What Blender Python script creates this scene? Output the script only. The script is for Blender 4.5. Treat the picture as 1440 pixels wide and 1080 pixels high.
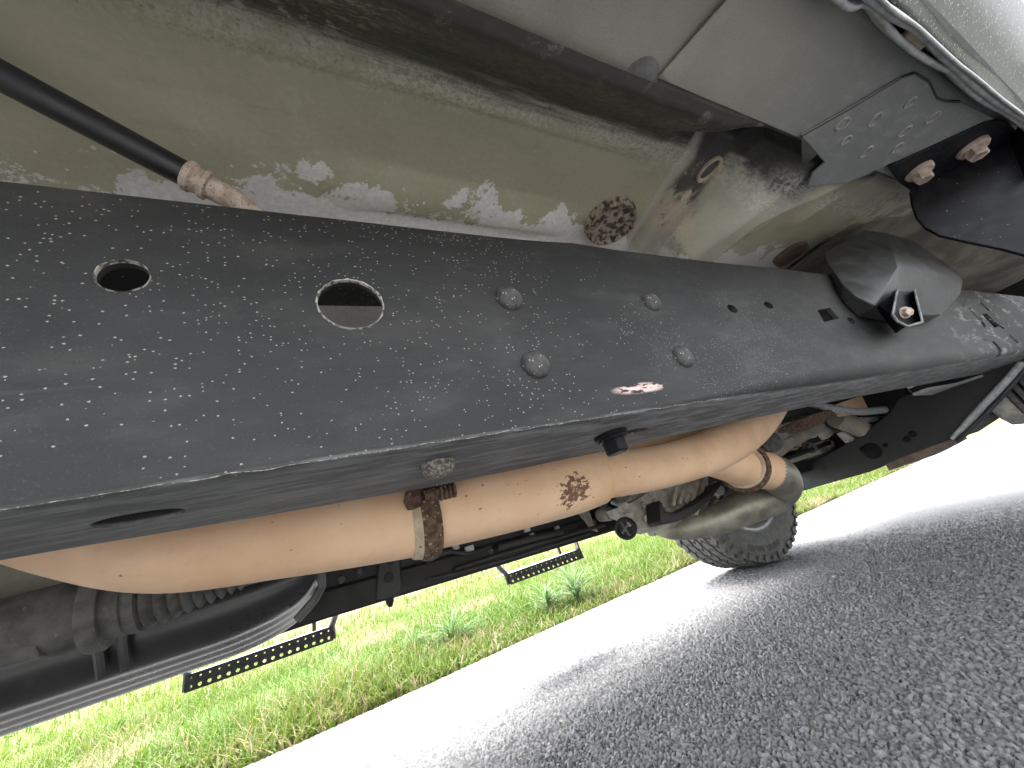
import bpy, bmesh, math, random
import numpy as np
from mathutils import Vector, Matrix
from mathutils.noise import noise as pnoise
random.seed(7); rng = np.random.default_rng(7)
scene = bpy.context.scene
for o in list(bpy.data.objects): bpy.data.objects.remove(o)
COL = scene.collection

# ------------------------------------------------------------------ camera
H = 0.43                                   # lens height above the road
F, TH, VP = 541.0, math.radians(18), (1730.0, 450.0)
hx = np.array([math.cos(TH), -math.sin(TH)]); nx = np.array([-math.sin(TH), -math.cos(TH)])
v_ = np.array(VP) - np.array([720.0, 540.0]); sx_, d_ = v_ @ hx, v_ @ nx
vy_ = np.array([720.0, 540.0]) + (-(d_*d_ + F*F)/sx_)*hx + d_*nx
def _ray(p): return np.array([p[0]-720.0, -(p[1]-540.0), F])
_X = _ray(VP); _X /= np.linalg.norm(_X); _Y = _ray(vy_); _Y /= np.linalg.norm(_Y); _Z = np.cross(_X, _Y)
if _Z @ np.array([nx[0], -nx[1], 0]) < 0: _Z = -_Z
R = np.array([_X, _Y, _Z])
cam = bpy.data.cameras.new('camera'); cam_o = bpy.data.objects.new('camera', cam); COL.objects.link(cam_o)
cam.sensor_width = 36; cam.sensor_fit = 'HORIZONTAL'; cam.lens = 36*F/1440; cam.clip_start = 0.01; cam.clip_end = 2000
M = Matrix.Identity(4)
for i in range(3):
    M[i][0], M[i][1], M[i][2] = R[i][0], R[i][1], -R[i][2]
M[2][3] = H
cam_o.matrix_world = M; scene.camera = cam_o
def _dir(px, py): return R @ _ray((px, py))
def at_x(px, py, X): w = _dir(px, py); w = w/w[0]*X; return Vector((w[0], w[1], w[2]+H))
def at_y(px, py, Y): w = _dir(px, py); w = w/w[1]*Y; return Vector((w[0], w[1], w[2]+H))
def at_z(px, py, Z): w = _dir(px, py); w = w/w[2]*(Z-H); return Vector((w[0], w[1], w[2]+H))
def px_size(p, px):                        # metres covered by px pixels of the photograph at p
    d = Vector(R[:, 2]).dot(Vector(p) - Vector((0, 0, H))); return px*d/F

# ------------------------------------------------------------------ light
SUN_EL, SUN_AZ = math.radians(76), math.radians(80)     # azimuth counted from +X towards +Y
world = bpy.data.worlds.new('World'); scene.world = world; world.use_nodes = True
wn = world.node_tree; sky = wn.nodes.new('ShaderNodeTexSky'); sky.sky_type = 'NISHITA'; sky.sun_disc = False
sky.sun_elevation = SUN_EL; sky.sun_rotation = math.pi/2 - SUN_AZ
sky.air_density = 1.0; sky.dust_density = 4.0; sky.ozone_density = 1.0
hz = wn.nodes.new('ShaderNodeHueSaturation'); hz.inputs['Saturation'].default_value = 0.22; wn.links.new(sky.outputs[0], hz.inputs['Color']); wn.links.new(hz.outputs[0], wn.nodes['Background'].inputs[0]); wn.nodes['Background'].inputs[1].default_value = 0.15
sun = bpy.data.lights.new('sun', 'SUN'); sun.energy = 0.5; sun.angle = math.radians(24); sun.color = (1, 0.96, 0.9)
sun_o = bpy.data.objects.new('sun', sun); COL.objects.link(sun_o); sun_o.location = (0, 4, 8)
sun_dir = Vector((math.cos(SUN_EL)*math.cos(SUN_AZ), math.cos(SUN_EL)*math.sin(SUN_AZ), math.sin(SUN_EL)))
sun_o.rotation_euler = sun_dir.to_track_quat('Z', 'Y').to_euler()
scene.view_settings.view_transform = 'Standard'; scene.view_settings.look = 'None'
scene.view_settings.gamma = 1; scene.view_settings.use_curve_mapping = False
scene.view_settings.exposure = 3.38
try:
    scene.cycles.max_bounces = 10; scene.cycles.diffuse_bounces = 6; scene.cycles.glossy_bounces = 4
    scene.cycles.use_denoising = True
except Exception: pass

# ------------------------------------------------------------------ materials
class NT:
    def __init__(s, name):
        s.m = bpy.data.materials.new(name); s.m.use_nodes = True; s.t = s.m.node_tree; s.b = s.t.nodes['Principled BSDF']
        tc = s.t.nodes.new('ShaderNodeTexCoord'); s.co = tc.outputs['Object']
    def n(s, typ, **kw):
        x = s.t.nodes.new(typ)
        for k, v in kw.items(): setattr(x, k, v)
        return x
    def put(s, sock, v):
        if isinstance(v, bpy.types.NodeSocket): s.t.links.new(v, sock)
        elif isinstance(v, tuple) and len(v) == 3: sock.default_value = (*v, 1) if len(sock.default_value) == 4 else v
        else: sock.default_value = v
    def math(s, op, a, b=0.0, c=0.0, clamp=False):
        x = s.n('ShaderNodeMath', operation=op); x.use_clamp = clamp
        for i, v in enumerate((a, b, c)): s.put(x.inputs[i], v)
        return x.outputs[0]
    def mapco(s, scale=(1, 1, 1), loc=(0, 0, 0), rot=(0, 0, 0)):
        x = s.n('ShaderNodeMapping'); s.put(x.inputs[0], s.co); x.inputs[1].default_value = loc; x.inputs[2].default_value = rot; x.inputs[3].default_value = scale
        return x.outputs[0]
    def noise(s, scale, detail=4, rough=.55, co=None, dist=0.0):
        x = s.n('ShaderNodeTexNoise'); s.put(x.inputs['Vector'], co or s.co); x.inputs['Scale'].default_value = scale
        x.inputs['Detail'].default_value = detail; x.inputs['Roughness'].default_value = rough; x.inputs['Distortion'].default_value = dist
        return x.outputs[0]
    def vor(s, scale, co=None, feature='F1', rand=1.0):
        x = s.n('ShaderNodeTexVoronoi', feature=feature); s.put(x.inputs['Vector'], co or s.co); x.inputs['Scale'].default_value = scale
        x.inputs['Randomness'].default_value = rand
        return x
    def ramp(s, v, lo, hi, a=0.0, b=1.0):
        x = s.n('ShaderNodeMapRange', interpolation_type='SMOOTHSTEP'); s.put(x.inputs[0], v)
        for i, q in enumerate((lo, hi, a, b)): s.put(x.inputs[i+1], q)
        return x.outputs[0]
    def xyz(s, co=None):
        x = s.n('ShaderNodeSeparateXYZ'); s.put(x.inputs[0], co or s.co); return x.outputs
    def mix(s, f, a, b):
        x = s.n('ShaderNodeMix', data_type='RGBA'); s.put(x.inputs[0], f); s.put(x.inputs[6], a); s.put(x.inputs[7], b); return x.outputs[2]
    def mixf(s, f, a, b):
        x = s.n('ShaderNodeMix', data_type='FLOAT'); s.put(x.inputs[0], f); s.put(x.inputs[2], a); s.put(x.inputs[3], b); return x.outputs[0]
    def mul(s, *a):
        r = a[0]
        for q in a[1:]: r = s.math('MULTIPLY', r, q)
        return r
    def mx(s, a, b): return s.math('MAXIMUM', a, b)
    def inv(s, a): return s.math('SUBTRACT', 1.0, a)
    def specks(s, scale, thr, keep, stretch=(1, 1, 1)):        # chips: a share keep of voronoi cells holds one, sizes vary
        w = s.noise(scale*1.3, 3)
        mp = s.mapco(stretch)
        add = s.n('ShaderNodeVectorMath', operation='SCALE'); nz = s.n('ShaderNodeTexNoise'); s.put(nz.inputs['Vector'], s.co); nz.inputs['Scale'].default_value = scale*4.0; nz.inputs['Detail'].default_value = 3
        s.put(add.inputs[0], nz.outputs[1]); add.inputs['Scale'].default_value = 0.38/scale
        ad = s.n('ShaderNodeVectorMath', operation='ADD'); s.put(ad.inputs[0], mp); s.put(ad.inputs[1], add.outputs[0])
        v = s.vor(scale, ad.outputs[0])
        c = s.n('ShaderNodeSeparateColor'); s.put(c.inputs[0], v.outputs['Color'])
        k = s.math('GREATER_THAN', c.outputs[0], 1.0-keep) if not isinstance(keep, bpy.types.NodeSocket) else s.math('GREATER_THAN', c.outputs[0], s.inv(keep))
        size = s.math('MULTIPLY_ADD', c.outputs[1], thr*0.85, thr*0.3)
        d = s.math('LESS_THAN', v.outputs['Distance'], size)
        return s.mul(k, d)
    def fin(s, col, rough=.6, metal=0.0, bump=None, strength=.3, dist=.002, spec=.5, trans=None):
        b = s.b; s.put(b.inputs['Base Color'], col); s.put(b.inputs['Roughness'], rough); s.put(b.inputs['Metallic'], metal); b.inputs['Specular IOR Level'].default_value = spec
        if bump is not None:
            x = s.n('ShaderNodeBump'); x.inputs['Strength'].default_value = strength; x.inputs['Distance'].default_value = dist; s.put(x.inputs['Height'], bump); s.put(b.inputs['Normal'], x.outputs[0])
        return s.m

def worn(name, a, b, rough=.6, metal=0.0, scale=40, chips=None, chip_col=(.5, .48, .44), bump=.25, spec=.5, lo=.35, hi=.65, dist=.001):
    t = NT(name); n1 = t.noise(scale, 6, .6); f = t.ramp(n1, lo, hi); c = t.mix(f, a, b)
    fine = t.noise(scale*9, 3)
    c = t.mix(t.ramp(fine, .62, .8, 0, .35), c, tuple(min(1, q*1.6+.02) for q in b))
    rg = t.mixf(f, rough, min(1, rough+.18))
    if chips:
        k = t.specks(*chips); c = t.mix(k, c, chip_col); rg = t.mixf(k, rg, .8)
    return t.fin(c, rg, metal, t.math('ADD', n1, fine), bump, dist, spec)

MAT = {}
# --- frame rail: charcoal coating with stone chips
def rail_mat():
    t = NT('rail_coating'); X, Y, Z = t.xyz()
    n1 = t.noise(6, 5); n2 = t.noise(45, 6, .65, t.mapco((.35, 1, 1))); fine = t.noise(700, 2)
    c = t.mix(t.ramp(n1, .35, .7), (.0115, .0116, .0117), (.019, .019, .019))
    c = t.mix(t.ramp(n2, .5, .75, 0, .45), c, (.034, .0335, .033))
    c = t.mix(t.ramp(fine, .58, .75, 0, .45), c, (.06, .06, .06))
    # greyer coat towards the front
    c = t.mix(t.mul(t.ramp(X, .45, 1.5, 0, .75), t.ramp(n2, .2, .7)), c, (.085, .088, .086))
    dens = t.ramp(t.noise(7, 5, .65), .38, .66, .05, 1.0)
    low = t.ramp(Z, .50, .60, 1.0, .55)
    front = t.ramp(X, .55, .95, 1.0, .25); drt = t.mul(t.ramp(t.noise(11, 7, .7, t.mapco((.5, 1, 1.4))), .50, .68), .5); c = t.mix(drt, c, (.046, .044, .041)); dk_ = t.mul(t.ramp(t.noise(5, 4, .6, t.mapco((.6, 1, 1), loc=(3, 1, 2))), .5, .7), .5); c = t.mix(dk_, c, (.0085, .0083, .008))
    k1 = t.mul(t.specks(75, .075, .06, (.6, 1, 1)), front)
    k2 = t.mul(t.specks(200, .12, t.mul(dens, low, front, .26), (.6, 1, 1)), 1.0)
    k3 = t.mul(t.specks(420, .19, t.mul(dens, front, .50), (.75, 1, 1)), 1.0)
    # sprayed chip patches
    def blob(x, z, rx, rz): 
        a = t.math('DIVIDE', t.math('SUBTRACT', X, x), rx); b = t.math('DIVIDE', t.math('SUBTRACT', Z, z), rz)
        return t.ramp(t.math('ADD', t.mul(a, a), t.mul(b, b)), 0.15, 1.0, 1.0, 0.0)
    patch = t.mx(t.mx(blob(.10, .70, .09, .022), blob(.31, .58, .06, .05)), blob(.42, .54, .10, .05))
    k4 = t.specks(620, .26, t.mul(patch, .50), (.7, 1, 1))
    scr = t.mul(t.ramp(t.noise(160, 4, .6, t.mapco((.35, 1, 1.2))), .47, .55), blob(.262, .5265, .038, .006))
    k = t.mx(t.mx(k1, k2), t.mx(k3, k4))
    tint = t.mix(t.noise(60, 1), (.24, .23, .21), (.42, .40, .37))
    fs_ = t.mul(t.ramp(X, 1.0, 1.5), t.ramp(t.noise(50, 6, .75, t.mapco((.3, 1, 1), rot=(0, .5, 0))), .54, .62), .7); c = t.mix(fs_, c, (.30, .295, .28))
    c = t.mix(t.mul(k, .72), c, tint); c = t.mix(t.mul(scr, .9), c, (.62, .45, .42))
    # long shallow scrapes
    sc = t.mul(t.ramp(t.noise(30, 2, .5, t.mapco((.12, 1, 4))), .66, .70), t.ramp(t.noise(14, 3), .5, .65), .03)
    c = t.mix(sc, c, (.3, .3, .29))
    # scraped pale underside of the rail
    und = t.mul(t.ramp(Z, .508, .5055), t.ramp(t.noise(110, 6, .7, t.mapco((.16, 1, 1), rot=(0, 0, .35))), .42, .62, .10, .95), t.ramp(X, -.3, .5, .45, 1.0))
    c = t.mix(t.mul(t.ramp(Z, .508, .5055), .55), c, (.095, .097, .098)); c = t.mix(und, c, (.26, .264, .264))
    return t.fin(c, t.mixf(t.mx(k, und), t.ramp(n2, .3, .7, .58, .76), .85), 0, t.math('ADD', n2, t.mul(fine, .5)), .22, .0012, .4)
MAT['rail'] = rail_mat()
# --- floor pan: olive paint flaking to grey primer
def floor_mat():
    t = NT('olive_floor_paint'); X, Y, Z = t.xyz()
    n0 = t.noise(3, 4); n1 = t.noise(28, 8, .72, dist=.3); n2 = t.noise(160, 5, .65); fine = t.noise(900, 2)
    olive = t.mix(t.ramp(n0, .35, .65), (.385, .365, .25), (.46, .435, .315))
    olive = t.mix(t.ramp(n2, .4, .8, 0, .35), olive, (.58, .55, .45))
    olive = t.mix(t.ramp(fine, .55, .75, 0, .25), olive, (.28, .26, .18))
    # scuffed band beside the rocker wall
    band = t.mul(t.ramp(Y, .150, .172), t.ramp(Y, .212, .196))
    sc = t.mul(band, t.ramp(t.noise(210, 8, .8), .45, .55), t.ramp(t.noise(13, 4), .3, .55), t.ramp(X, -.15, .1, .3, 1.0), .8)
    c = t.mix(sc, olive, (.66, .62, .56)); c = t.mix(t.mul(band, t.ramp(t.noise(150, 6, .75), .56, .64), .5), c, (.12, .11, .095))
    # dark streaked grime on the step, extended forward as painted recess shade
    sn = t.noise(60, 7, .75, t.mapco((.10, 1.5, 1.5))); gr = t.mul(t.ramp(t.math('ADD', Y, t.mul(t.math('SUBTRACT', sn, .5), .06)), .184, .158), t.ramp(sn, .25, .5, .82, 1.0), t.ramp(X, .72, .66))
    c = t.mix(t.mul(gr, .95), c, t.mix(t.ramp(sn, .4, .65), (.016, .014, .016), (.050, .046, .047)))
    # primer showing where the paint flaked along the rail
    edge = t.math('ADD', Y, t.math('ADD', t.mul(t.math('SUBTRACT', n1, .5), .16), t.mul(t.math('SUBTRACT', t.noise(11, 2), .5), .15)))
    edge = t.math('SUBTRACT', edge, t.ramp(X, -.15, -.095, .040, 0.0))
    pr = t.ramp(edge, .3150, .3163)
    chips = t.mul(t.specks(150, .3, .10), t.ramp(Y, .285, .31))
    pr = t.mx(pr, chips)
    wx = t.ramp(X, .98, 1.1, 1, .3)
    pr = t.mul(pr, wx)
    stn = t.mul(t.ramp(t.noise(22, 6, .7, t.mapco((.35, 1, 1))), .55, .75), .35); c = t.mix(stn, c, (.19, .175, .12))
    prim = t.mix(t.ramp(n2, .35, .7), (.66, .64, .61), (.80, .78, .75)); prim = t.mix(t.ramp(fine, .5, .7, 0, .3), prim, (.42, .40, .38))
    c = t.mix(pr, c, prim)
    # wear on the ridges of the cross channel
    def blob(x, y, rx, ry, rot=0):
        a = t.math('SUBTRACT', X, x); b = t.math('SUBTRACT', Y, y)
        a2 = t.math('ADD', t.mul(a, math.cos(rot)), t.mul(b, math.sin(rot))); b2 = t.math('SUBTRACT', t.mul(b, math.cos(rot)), t.mul(a, math.sin(rot)))
        a2 = t.math('DIVIDE', a2, rx); b2 = t.math('DIVIDE', b2, ry)
        return t.ramp(t.math('ADD', t.mul(a2, a2), t.mul(b2, b2)), 0.2, 1.0, 1.0, 0.0)
    ridge = t.mul(t.mx(blob(.62, .24, .045, .10, .15), blob(.66, .17, .05, .05)), t.ramp(t.noise(190, 9, .8), .42, .55), .8)
    c = t.mix(ridge, c, (.42, .40, .37))
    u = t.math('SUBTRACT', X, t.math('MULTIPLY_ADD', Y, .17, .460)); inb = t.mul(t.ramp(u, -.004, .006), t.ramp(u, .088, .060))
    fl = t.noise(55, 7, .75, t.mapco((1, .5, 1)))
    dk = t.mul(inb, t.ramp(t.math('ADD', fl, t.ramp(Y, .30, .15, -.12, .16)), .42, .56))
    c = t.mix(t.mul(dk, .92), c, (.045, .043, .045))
    pink = t.mul(inb, t.ramp(Y, .225, .245), t.ramp(Y, .31, .28), t.ramp(t.noise(130, 6, .75), .42, .5), .85)
    c = t.mix(pink, c, (.48, .38, .32))
    gl = t.mul(inb, t.ramp(Y, .28, .31), .7); c = t.mix(gl, c, (.30, .295, .28))
    eg = t.mul(t.ramp(u, -.010, -.004), t.ramp(u, .004, -.001), t.ramp(fl, .3, .5), .6); c = t.mix(eg, c, (.55, .53, .49))
    sh2 = t.mul(t.ramp(Y, .140, .120), t.ramp(X, .44, .5)); c = t.mix(t.mul(sh2, .9), c, (.04, .04, .04))  # shade of the recess under the rocker plate edge, painted dark
    chalk = t.mul(t.ramp(t.noise(17, 9, .78, dist=.5), .56, .66), t.ramp(fine, .4, .6, .3, 1.0), .28); c = t.mix(chalk, c, (.62, .60, .55))
    pale = t.mul(t.mx(blob(.008, .135, .09, .05), t.mx(blob(-.125, .255, .014, .009), blob(-.04, .16, .1, .02))), t.ramp(t.noise(130, 7, .75, t.mapco((.6, 1, 1))), .5, .62), .7)
    c = t.mix(pale, c, (.45, .43, .38))
    rusty = t.mul(t.ramp(X, .98, 1.12), t.ramp(n1, .4, .6), .75); c = t.mix(rusty, c, (.16, .115, .085))
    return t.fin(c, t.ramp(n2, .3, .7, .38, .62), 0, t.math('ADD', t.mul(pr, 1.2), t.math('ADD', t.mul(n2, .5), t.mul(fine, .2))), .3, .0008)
MAT['floor'] = floor_mat()
def rocker_mat():
    t = NT('rocker_paint'); X, Y, Z = t.xyz(); n1 = t.noise(7, 5); n2 = t.noise(90, 6, .65, t.mapco((.5, 1, 1), rot=(0, 0, .5))); fine = t.noise(800, 2)
    c = t.mix(t.ramp(n1, .35, .65), (.255, .245, .205), (.31, .298, .25))
    c = t.mix(t.ramp(X, .35, .65), c, (.17, .175, .173))
    c = t.mix(t.ramp(n2, .45, .75, 0, .4), c, (.36, .35, .31)); c = t.mix(t.ramp(fine, .5, .7, 0, .3), c, (.09, .09, .085))
    k = t.mul(t.ramp(t.noise(60, 6, .75), .62, .68), .35); c = t.mix(k, c, (.36, .35, .32))
    return t.fin(c, t.ramp(n2, .3, .7, .42, .6), 0, t.math('ADD', n2, fine), .2, .001)
MAT['rocker'] = rocker_mat()
def outer_mat():
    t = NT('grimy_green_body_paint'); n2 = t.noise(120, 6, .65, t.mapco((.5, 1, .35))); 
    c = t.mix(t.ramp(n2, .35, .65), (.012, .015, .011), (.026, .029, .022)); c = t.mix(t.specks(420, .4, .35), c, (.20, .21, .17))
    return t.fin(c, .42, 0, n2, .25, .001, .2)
MAT['outer'] = outer_mat()
def tan_mat():
    t = NT('tan_exhaust'); n1 = t.noise(14, 5); n2 = t.noise(120, 5); X, Y, Z = t.xyz()
    c = t.mix(t.ramp(n1, .3, .7), (.75, .485, .30), (.84, .585, .39)); c = t.mix(t.ramp(n2, .55, .8, 0, .3), c, (.60, .38, .25))
    r = t.specks(150, .16, t.ramp(t.noise(20, 3), .42, .7, .03, .5), (.6, 1, 1)); c = t.mix(t.mul(t.ramp(t.noise(6, 7, .7, t.mapco((.4, 1, 1))), .5, .72), .35), c, (.50, .34, .23)); c = t.mix(t.mul(r, .75), c, (.20, .085, .04))
    p = at_y(793, 692, .46)
    a = t.math('DIVIDE', t.math('SUBTRACT', X, p.x), .042); b = t.math('DIVIDE', t.math('SUBTRACT', Z, p.z-.004), .030)
    bl = t.ramp(t.math('ADD', t.mul(a, a), t.mul(b, b)), .0, 1.0, .15, -.16)
    rp = t.ramp(t.math('ADD', t.noise(170, 4, .65, t.mapco((.7, 1, 1))), bl), .585, .61); c = t.mix(t.mul(rp, .9), c, (.13, .055, .035))
    return t.fin(c, .62, 0, n2, .15, .001, .3)
MAT['tan'] = tan_mat()
MAT['rust'] = worn('rusty_steel', (.050, .029, .021), (.17, .105, .072), .85, 0, 130, (260, .4, .3), (.34, .25, .17), .6)
MAT['pinkrust'] = worn('pink_rust_steel', (.33, .25, .20), (.50, .42, .36), .85, 0, 120, (800, .4, .4), (.16, .075, .045), .5)
MAT['cream'] = worn('cream_scale', (.42, .33, .23), (.56, .47, .35), .8, 0, 80, (200, .3, .15), (.2, .12, .07), .4)
MAT['greypipe'] = worn('dull_steel_pipe', (.20, .19, .15), (.34, .33, .27), .42, .55, 22, None, bump=.1)
MAT['black'] = worn('satin_black_coat', (.005, .005, .007), (.010, .010, .012), .42, 0, 60, (300, .2, .10), (.25, .25, .25), .1, .16)
MAT['deepblack'] = worn('black_chassis_paint', (.007, .007, .008), (.016, .016, .016), .45, 0, 25, None, bump=.1)
MAT['plastic'] = worn('faded_black_plastic', (.030, .030, .031), (.055, .055, .056), .42, 0, 24, (300, .2, .06), (.16, .16, .16), .12)
MAT['tank'] = worn('black_tank_plastic', (.020, .020, .0205), (.040, .040, .0395), .2, 0, 5, None, bump=.015, lo=.1, hi=.9)
MAT['hose'] = worn('black_rubber_hose', (.011, .011, .012), (.017, .017, .018), .4, 0, 30, None, bump=.05)
MAT['rubber'] = worn('tyre_rubber', (.070, .071, .066), (.125, .124, .112), .8, 0, 35, None, bump=.3)
MAT['bootrubber'] = worn('dusty_rubber_boot', (.075, .074, .072), (.15, .147, .14), .75, 0, 60, (170, .2, .1), (.2, .19, .18), .3)
MAT['shaft'] = worn('dusty_iron_casting', (.085, .084, .082), (.17, .166, .158), .7, .1, 35, (120, .22, .1), (.24, .23, .21), .4)
MAT['alu'] = worn('grey_aluminium_casting', (.36, .34, .30), (.56, .53, .48), .6, .25, 45, (110, .25, .12), (.10, .09, .08), .5, dist=.002)
MAT['rim'] = worn('dusty_alloy_rim', (.22, .22, .21), (.36, .36, .35), .5, .4, 30, None, bump=.1)
MAT['chipedge'] = worn('chipped_bare_edge', (.07, .07, .066), (.42, .40, .36), .7, .1, 260, None, bump=.5, lo=.42, hi=.56)
MAT['liner'] = worn('dusty_wheel_liner', (.12, .105, .085), (.26, .235, .20), .8, 0, 12, None, bump=.2)
MAT['glass'] = worn('tinted_window_glass', (.012, .014, .014), (.016, .018, .018), .08, 0, 5, None, bump=0)
MAT['boltw'] = worn('weathered_bolt', (.075, .07, .062), (.36, .335, .29), .75, 0, 420, None, bump=.7, lo=.4, hi=.64)
MAT['arm'] = worn('black_crossmember_paint', (.012, .012, .015), (.022, .022, .026), .45, 0, 40, (260, .2, .06), (.2, .2, .2), .12)
MAT['galv'] = worn('scuffed_pale_metal', (.30, .305, .31), (.46, .465, .47), .5, .2, 90, None, bump=.3)
MAT['plug'] = worn('weathered_plug', (.05, .04, .032), (.42, .345, .27), .8, 0, 120, None, bump=.8, lo=.40, hi=.56, dist=.003)
MAT['brown'] = worn('brown_dirty_metal', (.10, .07, .058), (.17, .125, .105), .7, 0, 30, None, bump=.2)
MAT['greytan'] = worn('dusty_grey_casting', (.26, .245, .20), (.38, .36, .30), .75, 0, 20, None, bump=.2)
MAT['white'] = worn('white_nylon_connector', (.5, .5, .48), (.6, .6, .58), .5, 0, 30, None, bump=.1)
MAT['step'] = worn('black_powder_coat', (.014, .014, .015), (.028, .028, .03), .45, 0, 90, None, bump=.2)
MAT['steptop'] = worn('sky_bright_step_top', (.30, .30, .30), (.42, .42, .42), .4, .3, 60, None, bump=.2)  # sky reflection on the tread top, put into a pale colour
def braid_mat():
    t = NT('braided_sleeve'); v = t.vor(260, t.mapco((1, 1, 1), rot=(.6, .5, .78)), rand=.2)
    c = t.mix(t.ramp(v.outputs['Distance'], .2, .7), (.62, .57, .46), (.22, .20, .16)); return t.fin(c, .6, .1, v.outputs['Distance'], .6, .002)
MAT['braid'] = braid_mat()
def road_mat():
    t = NT('worn_asphalt'); at = t.n('ShaderNodeAttribute'); at.attribute_name = 'stone'
    n1 = t.noise(2.2, 4); n2 = t.noise(260, 5, .7); v = t.vor(88); cs = t.n('ShaderNodeSeparateColor'); t.put(cs.inputs[0], v.outputs['Color'])
    c = t.mix(at.outputs['Fac'], (.085, .085, .087), (.215, .216, .218)); c = t.mix(t.ramp(n2, .3, .7, 0, .5), c, (.30, .30, .295))
    c = t.mix(t.ramp(n1, .4, .7, 0, .3), c, (.15, .15, .15))
    k = t.specks(45, .3, .02); c = t.mix(k, c, (.45, .40, .32))
    bh = t.math('ADD', t.mul(v.outputs['Distance'], -1.0), t.mul(n2, .35))
    return t.fin(c, t.ramp(n2, .3, .7, .52, .75), 0, bh, .85, .008, .25)
MAT['road'] = road_mat()
def soil_mat():
    t = NT('verge_soil'); n = t.noise(1.2, 6); c = t.mix(t.ramp(n, .35, .65), (.10, .11, .035), (.20, .17, .08)); return t.fin(c, .95, 0, t.noise(40, 5), .5, .02, .2)
MAT['soil'] = soil_mat()
def leaf_mat(name, a, b):
    t = NT(name); oi = t.noise(4, 4); c = t.mix(t.ramp(oi, .3, .7), a, b); m = t.fin(c, .55, 0, spec=.3)
    tr = t.n('ShaderNodeBsdfTranslucent'); t.put(tr.inputs[0], c); ms = t.n('ShaderNodeMixShader'); ms.inputs[0].default_value = .35
    out = t.t.nodes['Material Output']; t.t.links.new(t.b.outputs[0], ms.inputs[1]); t.t.links.new(tr.outputs[0], ms.inputs[2]); t.t.links.new(ms.outputs[0], out.inputs[0])
    return m
MAT['grass1'] = leaf_mat('grass_green', (.085, .17, .016), (.115, .19, .024))
MAT['grass2'] = leaf_mat('grass_yellow_green', (.13, .20, .026), (.18, .215, .042))
MAT['grass3'] = leaf_mat('grass_straw', (.27, .225, .125), (.35, .29, .17))
MAT['weed'] = leaf_mat('weed_leaf', (.12, .22, .075), (.17, .25, .11))
MAT['petal'] = leaf_mat('orange_petal', (.60, .26, .02), (.62, .30, .03))
def clear_mat():
    return worn('white_glass', (.6, .6, .6), (.7, .7, .7))

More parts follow.
